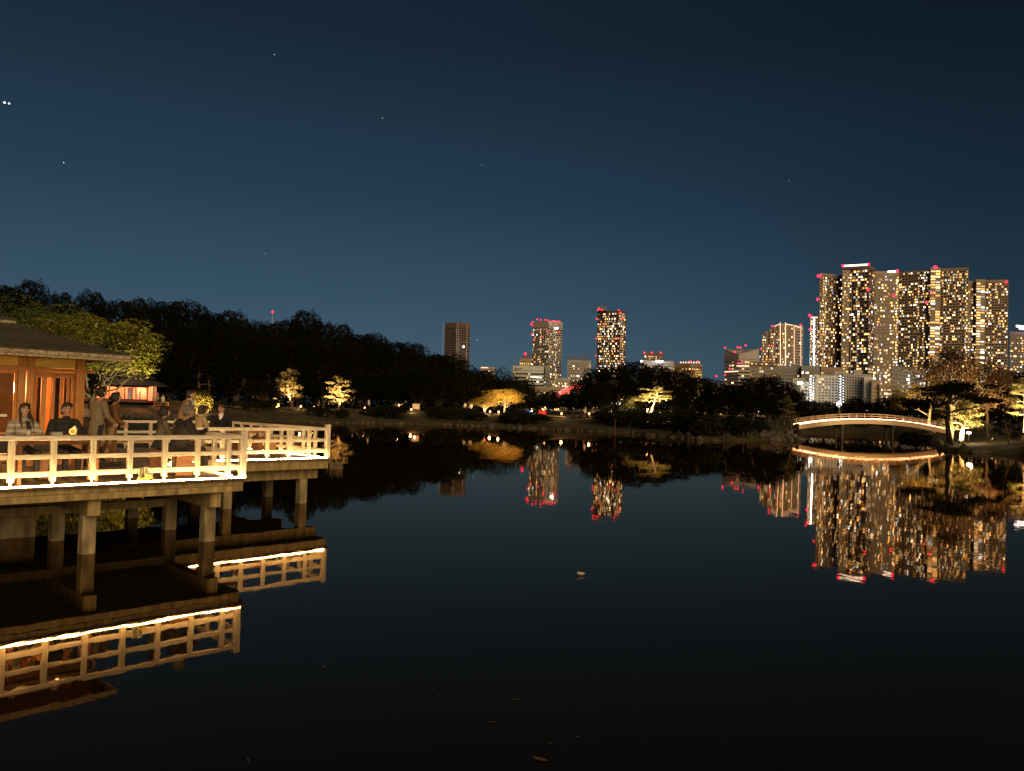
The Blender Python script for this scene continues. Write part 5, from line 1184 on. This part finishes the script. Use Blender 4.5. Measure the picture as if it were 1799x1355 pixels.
# back pair table and benches
tb_s, tb_t = 1.75, 4.72
table('long brown table behind the stepped-back railing, before the man in dark suit', tb_s, tb_t, 1.5, .55, .72, M_BENCH)
bench('bench under the woman with bobbed hair and the man in dark suit', 1.7, 5.3, 1.9, h=.43)
table('red-brown table near the receding outer railing', 3.3, 6.3, 1.1, .6, .72, M_TABLE); bench('low bench beside the red-brown outer table', 2.6, 5.9, 1.0, math.pi / 2, .43); bench('low bench past the red-brown outer table', 3.95, 6.5, 1.0, math.pi / 2, .43)
o = MB().box(-.05, .05, -.035, .035, 0, .05).build('napkin_box', M_CONC_P, None, loc=DW(2.2, 4.6, DZ + .721), rot=(0, 0, DROT), bevel=.004); tag(o, 'small white napkin box on the long brown table', 'box')
bench('stout wooden bench under the grey-haired man and his neighbour', -.78, 1.42, 1.5, math.pi / 2, .43, .36)
table('low brown table before the grey-haired man at the short railing', -.32, 1.75, .9, .36, .66, M_BENCH, math.pi / 2)
cup('white cup on the low brown table by the short railing', -.33, 1.6, DZ + .661, .035, .07); cup('second white cup on the low brown table by the short railing', -.30, 1.95, DZ + .661, .035, .06)
bench('pale bench standing behind the walkers on the deck', s_at(238, 5.2, 1.5), 5.2, 1.4, 0, .43)
o = MB().box(-.14, .14, -.09, .09, 0, .30).tube([(-.1, 0, .3), (-.07, 0, .44), (.07, 0, .44), (.1, 0, .3)], .012, 6).build('shoulder_bag', pmat('brown_bag', (.08, .045, .025), (.14, .08, .045), 5, .7), None, loc=DW(s_at(14, 1.0, 1.5), 1.0, DZ + .002), rot=(0, 0, DROT + .3), bevel=.03); tag(o, 'brown bag standing on the deck under the dark red table', 'bag')
bench('orange wooden stool box on the deck beside the brown bag', s_at(8, 1.6, 1.5), 1.6, .7, 0, .40)
dr = thing('covered_drum', 'dark covered drum with a pale grey lid beside the teahouse corner post', 'drum', DW(s_at(152, 4.6, 2.4), 4.6, DZ))
MB().lathe([(.25, 0), (.29, .05), (.30, .8), (.27, 1.0)], 20).build('body', pmat('drum_brown', (.04, .025, .022), (.06, .04, .035), 5, .6), dr, smooth=True); MB().lathe([(.285, 1.0), (.285, 1.05), (.24, 1.12), (.1, 1.17), (.02, 1.18)], 20).build('lid', pmat('lid_grey', (.2, .21, .21), (.26, .27, .27), 5, .5), dr, smooth=True)
sg = MB().box(-.06, .06, -.008, .008, -.025, .025).build('wall_tag', M_CONC_P, None, loc=DW(s_at(7, 4.05, 2.2), 4.10, at(7, 730, DW(s_at(7, 4.05, 2.2), 4.1).y).z), rot=(0, 0, DROT)); tag(sg, 'small white tag on the dark lower panel of the teahouse wall', 'tag')

# ------------------------------------------------------------------ people
SKIN = pmat('skin', (.42, .24, .16), (.47, .28, .19), 8, .55); SKIN2 = pmat('skin_fair', (.50, .31, .22), (.55, .35, .25), 8, .55)
HAIRB = pmat('black_hair', (.012, .009, .007), (.03, .022, .016), 40, .5, (1, 1, .2), .6, 60); HAIRR = pmat('brown_hair', (.03, .016, .010), (.055, .03, .018), 40, .5, (1, 1, .2), .6, 60); HAIRG = pmat('grey_hair', (.13, .12, .105), (.24, .22, .19), 40, .55, (1, 1, .2), .6, 60)
EYEM = pmat('eye_dark', (.01, .008, .008), None, 4, .3); LIP = pmat('lip', (.30, .10, .08), None, 4, .5)
def cloth(name, a, b_=None, sc=30, bump=.3): return pmat(name, a, b_ or tuple(min(1, x * 1.25) for x in a), sc, .85, bump=bump, bscale=9)
SHOE = cloth('shoe_dark', (.03, .025, .022)); SHOEW = cloth('shoe_white', (.6, .58, .54))
def striped(name, a, b_, per):
    m_ = cloth(name, a); n = m_.node_tree.nodes; L = m_.node_tree.links; w_ = n.new('ShaderNodeTexWave'); w_.bands_direction = 'Z'; w_.inputs['Scale'].default_value = per; w_.inputs['Distortion'].default_value = .6
    tcn = n.new('ShaderNodeTexCoord'); L.new(tcn.outputs['Object'], w_.inputs['Vector']); r_ = n.new('ShaderNodeValToRGB'); r_.color_ramp.elements[0].color = (*a, 1); r_.color_ramp.elements[1].color = (*b_, 1); r_.color_ramp.elements[0].position = .55; r_.color_ramp.elements[1].position = .7
    L.new(w_.outputs[0], r_.inputs[0]); L.new(r_.outputs[0], n['Principled BSDF'].inputs['Base Color']); return m_

class Fig:                                # rounded cones and ellipsoids, fused by a voxel remesh into one skin
    def __init__(s): s.p = []
    def cone(s, a, b_, ra, rb, m_): s.p.append(('c', Vector(a), Vector(b_), ra, rb, m_)); return s
    def ell(s, c, r, m_, rot=None): s.p.append(('e', Vector(c), Vector(r), rot or Matrix.Identity(3), 0, m_)); return s
    def build(s, name, mats, parent, voxel, smooth_it=4, dispn=0.0):
        mb = MB()
        for q in s.p:
            if q[0] == 'c':
                a, b_, ra, rb = q[1:5]; d_ = b_ - a; L_ = d_.length; d_ = d_ / max(L_, 1e-6); P_, R_ = [], []
                for k in range(5): th = math.pi / 2 * (1 - k / 4); P_.append(a - d_ * ra * math.sin(th)); R_.append(max(.0005, ra * math.cos(th)))
                for k in range(5): th = math.pi / 2 * k / 4; P_.append(b_ + d_ * rb * math.sin(th)); R_.append(max(.0005, rb * math.cos(th)))
                ref = Vector((.31, .17, .93)); ref = ref if abs(d_.dot(ref.normalized())) < .97 else Vector((1, 0, 0)); x = d_.cross(ref).normalized(); y = d_.cross(x); bb = len(mb.v); n_ = 12
                for p, r_ in zip(P_, R_):
                    for k in range(n_): mb.v.append(tuple(p + (x * math.cos(2 * math.pi * k / n_) + y * math.sin(2 * math.pi * k / n_)) * r_))
                for i in range(len(P_) - 1):
                    for k in range(n_): mb.f.append((bb + i * n_ + k, bb + i * n_ + (k + 1) % n_, bb + (i + 1) * n_ + (k + 1) % n_, bb + (i + 1) * n_ + k))
                mb.f.append(tuple(bb + k for k in reversed(range(n_)))); e = bb + (len(P_) - 1) * n_; mb.f.append(tuple(e + k for k in range(n_)))
            else: mb.ell(q[1], q[2], 14, 10, 0, q[3])
        mb.m = [0] * len(mb.f); me = mb.mesh(name, None); o = bpy.data.objects.new(name, me); COL.objects.link(o)
        md = o.modifiers.new('r', 'REMESH'); md.mode = 'VOXEL'; md.voxel_size = voxel; md.use_smooth_shade = True
        if smooth_it: sm = o.modifiers.new('s', 'SMOOTH'); sm.factor = .5; sm.iterations = smooth_it
        dg = bpy.context.evaluated_depsgraph_get(); m2 = bpy.data.meshes.new_from_object(o.evaluated_get(dg)); bpy.data.objects.remove(o); m2.name = name
        m2.materials.clear()
        for m_ in mats: m2.materials.append(m_)
        nv = len(m2.vertices); co = np.empty(nv * 3); m2.vertices.foreach_get('co', co); co = co.reshape(-1, 3)
        if dispn:
            nz = np.array([noise.noise(Vector(v) * 7) + .5 * noise.noise(Vector(v) * 17) for v in co]); no = np.empty(nv * 3); m2.vertices.foreach_get('normal', no); co = co + no.reshape(-1, 3) * (nz * dispn)[:, None]; m2.vertices.foreach_set('co', co.ravel())
        nf = len(m2.polygons); ce = np.empty(nf * 3); m2.polygons.foreach_get('center', ce); ce = ce.reshape(-1, 3); best = np.full(nf, 1e9); idx = np.zeros(nf, dtype=np.int32)
        for q in s.p:
            if q[0] == 'c':
                a, b_ = np.array(q[1]), np.array(q[2]); ab = b_ - a; t_ = np.clip(((ce - a) @ ab) / max(1e-9, ab @ ab), 0, 1); d_ = np.linalg.norm(ce - (a + t_[:, None] * ab), axis=1) - (q[3] + (q[4] - q[3]) * t_)
            else:
                R_ = np.array(q[3]); l = (ce - np.array(q[1])) @ R_; rr_ = np.array(q[2]); k0 = np.linalg.norm(l / rr_, axis=1); k1 = np.linalg.norm(l / rr_ ** 2, axis=1); d_ = k0 * (k0 - 1) / np.maximum(k1, 1e-9)
            w_ = d_ < best; best[w_] = d_[w_]; idx[w_] = q[5]
        m2.polygons.foreach_set('material_index', idx); m2.polygons.foreach_set('use_smooth', [True] * nf); m2.update()
        return child(name, m2, parent)
def rotm(yaw, pitch, roll=0): return Matrix.Rotation(yaw, 3, 'Z') @ Matrix.Rotation(pitch, 3, 'X') @ Matrix.Rotation(roll, 3, 'Y')
def hand(F, wr, dirv, palmn, m_, curl=.5, side=1):
    d_ = Vector(dirv).normalized(); n_ = Vector(palmn); n_ = (n_ - d_ * n_.dot(d_)).normalized(); x = d_.cross(n_) * side
    F.ell(wr + d_ * .045, (.040, .048, .017), m_, Matrix((x, d_, n_)).transposed())
    for i, (ox, L_) in enumerate(((-.030, .030), (-.010, .035), (.010, .032), (.028, .025))):
        a = wr + d_ * .08 + x * ox; b_ = a + (d_ * (1 - curl * .5) + n_ * curl * .6).normalized() * L_; c = b_ + (d_ * (1 - curl) + n_ * curl * 1.1).normalized() * L_ * .9
        F.cone(a, b_, .0095, .009, m_); F.cone(b_, c, .009, .0075, m_)
    a = wr + d_ * .025 - x * .03; b_ = a + (d_ * .5 - x * .7 + n_ * .3).normalized() * .04; F.cone(a, b_, .012, .0105, m_); F.cone(b_, b_ + (d_ * .8 - x * .1 + n_ * .4).normalized() * .03, .0105, .008, m_)
def person(label, loc, facing, pose, mats, hair, height=1.66, group=None, voxel=.009, female=False, hstyle='short', glasses=False, disp=.004):
    """mats: skin, top, trousers, shoes, inner.  pose: seated flag, joint targets in the figure's own frame (x to its right, y ahead)"""
    k = height / 1.68; r_ = thing('person', label, 'person', loc, facing, group); F = Fig()
    sit = pose.get('sit', False); ph = pose.get('seat', .45) + .09 if sit else .93 * k; lean = pose.get('lean', .05); bend = pose.get('bend', 0)
    pel = Vector((0, 0, ph)); ch = pel + Vector((0, math.sin(lean) * .36, math.cos(lean) * .36)) * k; la = lean + bend; nk = ch + Vector((0, math.sin(la) * .19, math.cos(la) * .19)) * k
    sw = (.165 if female else .19) * k; cw = 1.0 if not female else .9; coat = pose.get('coat', 0); bulk = pose.get('bulk', 1.0) * cw
    F.ell(pel + Vector((0, -.01, .02)), (.165 * k * (1.05 if female else 1), .125 * k, .13 * k), 2 if not coat else 1)
    F.cone(pel + Vector((0, .0, .10)), ch + Vector((0, 0, -.06)), .125 * k * bulk, .135 * k * bulk, 1); F.ell(ch, (.165 * k * bulk, .115 * k * bulk, .15 * k), 1, Matrix.Rotation(-la, 3, 'X')); F.ell(pel.lerp(ch, .45), (.155 * k * bulk, .115 * k * bulk, .15 * k), 1)
    for sd in (-1, 1): F.cone(nk + Vector((0, -.01, -.045)), ch + Vector((sd * sw, -.01, .10 * k)), .055 * k, .062 * k, 1)
    F.cone(ch + Vector((0, .0, .1)), nk + Vector((0, .012, .055)), .055 * k, .05 * k, 0)
    F.cone(nk + Vector((0, .005, -.025)), nk + Vector((0, .008, .005)), .066 * k, .060 * k, pose.get('collar', 1))
    if pose.get('vneck'): F.cone(ch + Vector((0, .098 * bulk, -.14)), nk + Vector((0, .052, -.03)), .022, .04, 4)
    # legs
    hipw = .09 * k
    for i, sd in enumerate((-1, 1)):
        hp = pel + Vector((sd * hipw, 0, -.02)); kn = Vector(pose['knees'][i]) if 'knees' in pose else Vector((sd * .11, .0, .49 * k)); an = Vector(pose['ankles'][i]) if 'ankles' in pose else Vector((sd * .11, -.02, .085))
        F.cone(hp, kn, .085 * k, .060 * k, 2); F.cone(kn, an + Vector((0, 0, .02)), .058 * k, .045 * k, 2)
        if pose.get('skirt'): F.cone(hp, kn.lerp(an, .55), .10 * k, .10 * k, 2)
        ft = Vector((sd * .03, 1, 0)).normalized(); F.cone(an + Vector((0, -.03, -.035)), an + ft * .13 + Vector((0, 0, -.045)), .042, .036, 3)
    if coat: F.cone(pel + Vector((0, 0, .02)), pel + Vector((0, -.01, -coat)), .15 * k, .175 * k, 1)
    for i, sd in enumerate((-1, 1)):
        sh = ch + Vector((sd * sw, -.01, .095 * k)); el = ch + Vector(pose['elbows'][i]) * k; wr = ch + Vector(pose['wrists'][i]) * k; sl_ = pose.get('sleeve', 1.0)
        F.cone(sh, el, .055 * k * sl_, .046 * k * sl_, 1); F.cone(el, wr, .046 * k * sl_, .034 * k * sl_, 1); F.cone(wr - (wr - el).normalized() * .01, wr + (wr - el).normalized() * .025, .026, .024, 0)
        hand(F, wr + (wr - el).normalized() * .02, wr - el, pose.get('palm', (Vector((0, 0, -1)), Vector((0, 0, -1))))[i], 0, pose.get('curl', .6), sd)
    # head
    hy, hp_ = pose.get('yaw', 0), pose.get('nod', 0); R_ = rotm(hy, -hp_); base = nk + Vector((0, .012, .05)) ; H = lambda x, y, z: base + R_ @ (Vector((x, y, z)) * k)
    hs = .97 if female else 1.0
    F.ell(H(0, .012, .105), (.075 * k * hs, .092 * k * hs, .108 * k * hs), 0, R_); F.ell(H(0, .035, .055), (.056 * k * hs, .066 * k, .062 * k), 0, R_); F.ell(H(0, .068, .018), (.028 * k, .024 * k, .02 * k), 0, R_)
    F.cone(H(0, .095, .105), H(0, .113, .075), .009 * k, .014 * k, 0)
    for sd in (-1, 1):
        F.ell(H(sd * .076, .0, .085), (.010, .022, .03), 0, R_); F.ell(H(sd * .031, .093, .102), (.0135, .008, .0075), 5, R_); F.ell(H(sd * .032, .095, .124), (.019, .007, .005), 5, R_); F.ell(H(sd * .036, .075, .072), (.022, .022, .024), 0, R_)
    F.ell(H(0, .094, .040), (.021, .011, .0075), 6, R_)
    F.build('body', [mats[0], mats[1], mats[2], mats[3], mats[4] if len(mats) > 4 else mats[1], EYEM, LIP], r_, voxel, 3, disp)
    Hh = Fig(); Hh.ell(H(0, -.012, .128), (.086 * k, .098 * k, .100 * k), 0, R_); Hh.ell(H(0, -.03, .09), (.084 * k, .082 * k, .105 * k), 0, R_)
    for q in range(9):
        a = -1.2 + q * .3; Hh.cone(H(math.sin(a) * .075, .055 + .03 * math.cos(a), .20 - .02 * abs(a)), H(math.sin(a) * .083, .062 + .034 * math.cos(a), .158 - .012 * abs(a) - (.012 if hstyle == 'fringe' else 0)), .020, .012, 0)
    if hstyle in ('bob', 'long', 'tails'):
        zl = {'bob': .02, 'long': -.16, 'tails': -.05}[hstyle]
        for sd in (-1, 1):
            for q in range(4): Hh.cone(H(sd * (.078 - .006 * q), .02 - q * .028, .12), H(sd * (.082 - .008 * q), .024 - q * .03, zl + (.02 if q == 0 else 0)), .026, .02, 0)
        Hh.cone(H(0, -.085, .12), H(0, -.085, zl), .045, .04, 0)
    if hstyle == 'tails':
        for sd in (-1, 1): Hh.cone(H(sd * .08, .0, .05), H(sd * .10, .055, -.10), .024, .024, 0); Hh.cone(H(sd * .10, .055, -.10), H(sd * .095, .075, -.24), .024, .012, 0)
    if hstyle == 'pony': Hh.ell(H(0, -.11, .17), (.05, .05, .05), 0, R_); Hh.cone(H(0, -.13, .16), H(0, -.16, .02), .03, .015, 0)
    Hh.build('hair', [hair], r_, voxel, 2, .006)
    if glasses:
        g_ = MB()
        for sd in (-1, 1): g_.tube([H(sd * .034 + .026 * math.cos(a), .106, .10 + .02 * math.sin(a)) for a in np.linspace(0, 6.283, 15)], .0025, 5, cap=False); g_.tube([H(sd * .06, .104, .105), H(sd * .078, .0, .105)], .0025, 5)
        g_.tube([H(-.008, .11, .102), H(.008, .11, .102)], .0025, 5); g_.build('glasses', M_FIX, r_)
    return r_
V_ = Vector
SIT = dict(sit=True, seat=.44, knees=[(-.11, .40, .47), (.11, .40, .47)], ankles=[(-.11, .40, .09), (.12, .43, .09)])
FRONT = DROT + math.pi                     # facing out over the front railing
# pair at the teahouse table
person('person in a pale grey striped sweater with two long tails of hair, looking at hands', DW(sA, 1.26, DZ), FRONT + .12, dict(SIT, lean=.18, nod=-.35, elbows=[(-.27, .14, -.16), (.28, .13, -.15)], wrists=[(-.10, .36, -.14), (.09, .37, -.12)], sleeve=1.3, bulk=1.1, palm=[V_((1, 0, .2)), V_((-1, 0, .2))], curl=.8),
       [SKIN2, striped('striped_sweater', (.24, .215, .19), (.42, .39, .35), 3.2), cloth('dark_trousers', (.03, .03, .035)), SHOE], HAIRR, 1.60, None, female=True, hstyle='tails')
person('person in a black jacket looking down at the dark red table', DW(sB, 1.30, DZ), FRONT + .15, dict(SIT, lean=.22, nod=-.22, elbows=[(-.30, .12, -.17), (.31, .10, -.17)], wrists=[(-.12, .36, -.20), (.16, .36, -.20)], sleeve=1.35, bulk=1.15, curl=.6),
       [SKIN, cloth('black_jacket', (.010, .011, .012)), cloth('black_trousers', (.012, .012, .014)), SHOE], HAIRB, 1.66)
ph_ = MB().box(-.036, .036, -.005, .005, -.075, .075).build('phone', M_DARK, None, loc=DW(sA + .0, .86, DZ + .94), rot=(-.5, 0, DROT + .1), bevel=.004); tag(ph_, 'dark phone held up by the person in striped sweater', 'phone')
# two walkers
wa = DW(s_at(172, 3.0, 2.3), 3.0, DZ)
person('walking person in a cream jacket with tied-up dark hair beside the teahouse corner', wa, DROT - math.pi / 2 + .25, dict(lean=.10, bend=.15, nod=-.25, knees=[(-.10, .10, .48), (.11, -.06, .48)], ankles=[(-.10, .22, .10), (.11, -.24, .13)], elbows=[(-.24, -.03, -.17), (.24, .02, -.17)], wrists=[(-.22, .12, -.36), (.22, .18, -.30)], sleeve=1.25, bulk=1.08, coat=.3, palm=[V_((1, 0, 0)), V_((-1, 0, 0))]),
       [SKIN, cloth('cream_jacket', (.16, .125, .085)), cloth('black_trousers2', (.014, .013, .013)), SHOE], HAIRB, 1.60, None, female=True, hstyle='pony')
wb = DW(s_at(194, 3.25, 2.3), 3.25, DZ)
person('walking person in a long rust-brown coat with a belt, beside the cream jacket', wb, DROT - math.pi / 2 - .1, dict(lean=.14, bend=.2, nod=-.3, knees=[(-.10, .06, .44), (.10, -.02, .44)], ankles=[(-.10, .14, .10), (.10, -.16, .11)], elbows=[(-.24, .02, -.17), (.24, .03, -.17)], wrists=[(-.16, .20, -.28), (.17, .20, -.28)], sleeve=1.3, bulk=1.12, coat=.42, palm=[V_((1, 0, 0)), V_((-1, 0, 0))]),
       [SKIN, cloth('rust_coat', (.12, .052, .018)), cloth('tan_skirt', (.22, .16, .09)), SHOE], HAIRB, 1.50, None, female=True, hstyle='bob')
# group of two on the short side bench
EAST = DROT - math.pi / 2                  # facing along the front edge, out over the water
person('seated woman with short dark bob in an olive top, drinking beside the grey-haired man', DW(s_at(283, 1.80, 2.2), 1.80, DZ), EAST - .05, dict(SIT, lean=.10, nod=-.02, elbows=[(-.25, .06, -.19), (.25, .10, -.16)], wrists=[(-.12, .30, -.14), (.10, .22, .10)], sleeve=1.15, palm=[V_((0, 0, -1)), V_((-1, 0, 0))], curl=.8),
       [SKIN2, cloth('olive_top', (.10, .085, .05)), cloth('dark_skirt', (.03, .028, .025)), SHOE], HAIRB, 1.58, None, female=True, hstyle='bob')
person('seated grey-haired man in glasses and a black coat, seen from behind', DW(s_at(316, 1.06, 2.2), 1.06, DZ), EAST + .02, dict(SIT, lean=.24, bend=.15, nod=-.1, yaw=-.15, elbows=[(-.29, .12, -.17), (.29, .14, -.17)], wrists=[(-.10, .36, -.08), (.12, .36, -.04)], sleeve=1.45, bulk=1.28, palm=[V_((1, 0, 0)), V_((-1, 0, 0))], curl=.7, coat=.02, knees=[(-.13, .42, .47), (.13, .42, .47)], ankles=[(-.12, .55, .09), (.16, .50, .09)]),
       [SKIN, cloth('black_coat', (.022, .019, .016)), cloth('charcoal_trousers', (.025, .023, .022)), SHOEW], HAIRG, 1.72, None, glasses=True)
# pair behind the long table
person('seated woman with brown bobbed hair in a beige cardigan at the long brown table', DW(s_at(352, 5.0, 2.2), 5.0, DZ), EAST + .1, dict(SIT, lean=.08, nod=.02, elbows=[(-.24, .04, -.19), (.25, .08, -.18)], wrists=[(-.12, .28, -.18), (.12, .28, -.16)], sleeve=1.15),
       [SKIN2, cloth('beige_cardigan', (.34, .28, .18)), cloth('grey_skirt', (.08, .075, .07)), SHOE], HAIRR, 1.60, None, female=True, hstyle='bob')
person('seated young man in a dark suit with white open shirt at the long brown table', DW(s_at(389, 5.25, 2.2), 5.25, DZ), math.pi + .12, dict(SIT, lean=.06, nod=-.06, elbows=[(-.25, .04, -.19), (.25, .05, -.19)], wrists=[(-.13, .30, -.22), (.13, .30, -.22)], sleeve=1.15, vneck=True, collar=4),
       [SKIN, cloth('navy_suit', (.012, .012, .016)), cloth('navy_trousers', (.012, .012, .016)), SHOE, cloth('white_shirt', (.7, .68, .64))], HAIRB, 1.70, None, hstyle='fringe')
person('standing man in a tan jacket leaning forward behind the seated group', DW(s_at(322, 6.6, 2.4), 6.6, DZ), EAST - .25, dict(lean=.22, bend=.25, nod=-.1, knees=[(-.1, .05, .48), (.1, -.03, .48)], ankles=[(-.11, .1, .09), (.11, -.12, .09)], elbows=[(-.27, .05, -.18), (.27, .06, -.18)], wrists=[(-.2, .28, -.28), (.2, .28, -.28)], sleeve=1.3, bulk=1.12, coat=.26, vneck=True, collar=4),
       [SKIN, cloth('tan_jacket', (.18, .12, .065)), cloth('brown_trousers', (.07, .05, .04)), SHOE, cloth('blue_shirt', (.3, .36, .46))], HAIRB, 1.66)
# visitors on the far bank, small in the picture
WALK = dict(lean=.04, knees=[(-.1, .08, .48), (.1, -.03, .48)], ankles=[(-.1, .16, .09), (.1, -.16, .11)], elbows=[(-.24, -.02, -.2), (.24, .03, -.2)], wrists=[(-.22, .1, -.4), (.22, .14, -.38)], sleeve=1.2, coat=.1)
DRK = cloth('dark_coat', (.02, .02, .022)); PALE = cloth('pale_coat', (.5, .45, .38)); GRN = cloth('drab_coat', (.10, .09, .07))
for px, D, f, top, lb in [(648, 127, 1.2, PALE, 'far visitor in a pale long coat by a path lantern'), (560, 122, -1.0, GRN, 'far visitor in drab coat beside the twin path lanterns'), (697, 131, .5, DRK, 'far visitor in dark coat by the lit notice board'),
                          (817, 129, 2.6, PALE, 'far visitor in a pale coat beside the golden maple'), (823, 129.6, -2.2, DRK, 'far visitor in dark coat between the two pale coats by the maple'), (828, 129, .4, PALE, 'far visitor in a pale coat turned away beside the maple'),
                          (1028, 117, -1.4, PALE, 'far visitor in a pale coat on the path under the clump'), (1043, 116, 1.5, DRK, 'far visitor in dark coat beside the pair of path lanterns'), (1049, 117, 1.0, DRK, 'second far visitor in dark coat beside the pair of path lanterns'),
                          (286, 104, -2.0, PALE, 'far visitor in pale coat beside the low red fence'), (278, 105.5, 2.0, GRN, 'far visitor in drab coat beside the small teahouse'), (1475, 104, -1.6, GRN, 'visitor in drab coat crossing the arched bridge')]:
    p = gpz(px, D, .1)
    if 'bridge' in lb and 'crossing' in lb: p = Vector((gp(px, D).x, 104.2, bz(gp(px, D).x - bx) - .01))
    person(lb, p, f, WALK, [SKIN, top, DRK, SHOE], HAIRB, R2.uniform(1.55, 1.75), None, voxel=.022, disp=.0)
# ------------------------------------------------------------------ stars and floating leaves
def star(px, py, rad, label, grp=None, D=4200):
    c = at(px, py, D); o = MB().ell((0, 0, 0), (rad, rad, rad), 8, 6).build('star', M_STAR, None, smooth=True, loc=c); tag(o, label, 'star', grp)
star(8, 180.5, 6.0, 'brighter of the two close bright lights high over the teahouse'); star(16, 182, 5.0, 'fainter of the two close bright lights high over the teahouse')
for px, py, rd in [(112, 286, 2.2), (482, 96, 1.8), (672, 208, 1.2), (846, 290, .9), (838, 598, 1.6), (1386, 318, .9), (466, 446, .9)]: star(px, py, rd, 'faint lone star in the dark blue sky', 'faint stars')
lv = MB(); n_ = 7
prof = [(-1, 0), (-.6, .30), (0, .42), (.5, .34), (1, .02)]
for i, (x, w_) in enumerate(prof): lv.v += [(x, -w_ - .001, .10 * w_ + .1 * x * x), (x, 0, .02 + .12 * x * x), (x, w_ + .001, .13 * w_ + .1 * x * x)]
for i in range(len(prof) - 1):
    for k in range(2): lv.f.append((i * 3 + k, (i + 1) * 3 + k, (i + 1) * 3 + k + 1, i * 3 + k + 1)); lv.m.append(0)
M_FLEAF = pmat('fallen_leaf', (.10, .05, .02), (.17, .10, .04), 6, .7, rand=.2)
M_FLEAF2 = pmat('pale_fallen_leaf', (.5, .37, .23), (.62, .48, .33), 6, .6)
lm = lv.mesh('floating_leaf', M_FLEAF, True); lm2 = lv.mesh('floating_leaf', M_FLEAF2, True)
for i, (px, py, sz, lb) in enumerate([(1020, 1011, .05, 'pale curled leaf floating alone in the open water'), (948, 1334, .065, 'broad brown leaf floating near the shore'), (905, 1229, .042, 'thin brown leaf floating in the dark water'),
        (864, 1269, .042, 'thin brown leaf floating in the dark water'), (967, 1306, .018, 'tiny brown leaf floating beside the broad leaf'), (985, 1314, .018, 'tiny brown leaf floating beside the broad leaf'),
        (909, 1181, .012, 'tiny pale leaf speck on the dark water'), (770, 1222, .012, 'tiny pale leaf speck on the dark water'), (1015, 1294, .01, 'tiny pale leaf speck on the dark water'), (570, 1171, .012, 'tiny pale leaf speck on the dark water'),
        (170, 1224, .04, 'thin leaf floating in the roof reflection'), (210, 1201, .02, 'tiny brown leaf floating in the roof reflection'), (915, 950, .03, 'tiny pale leaf speck on the dark water'), (335, 1081, .03, 'tiny pale leaf speck on the dark water')]):
    v = ray(px, py); c = Vector(CAM + v * ((0.006 - CAM_H) / v[2]))
    o = child('floating_leaf', lm2 if i in (0, 6, 7, 8, 9, 12, 13) else lm, None, c, (R2.uniform(-.15, .15), R2.uniform(-.1, .1), R2.uniform(-.7, .7)), (sz, sz * (.5 if 'thin' in lb else .8), sz))
    if i == 0: o.scale = (.075, .075, .2); o.rotation_euler = (.65, .1, .2); o.location.z = .03
    tag(o, lb, 'leaf', 'floating leaves' if ('tiny' in lb or 'dark water' in lb) else None)
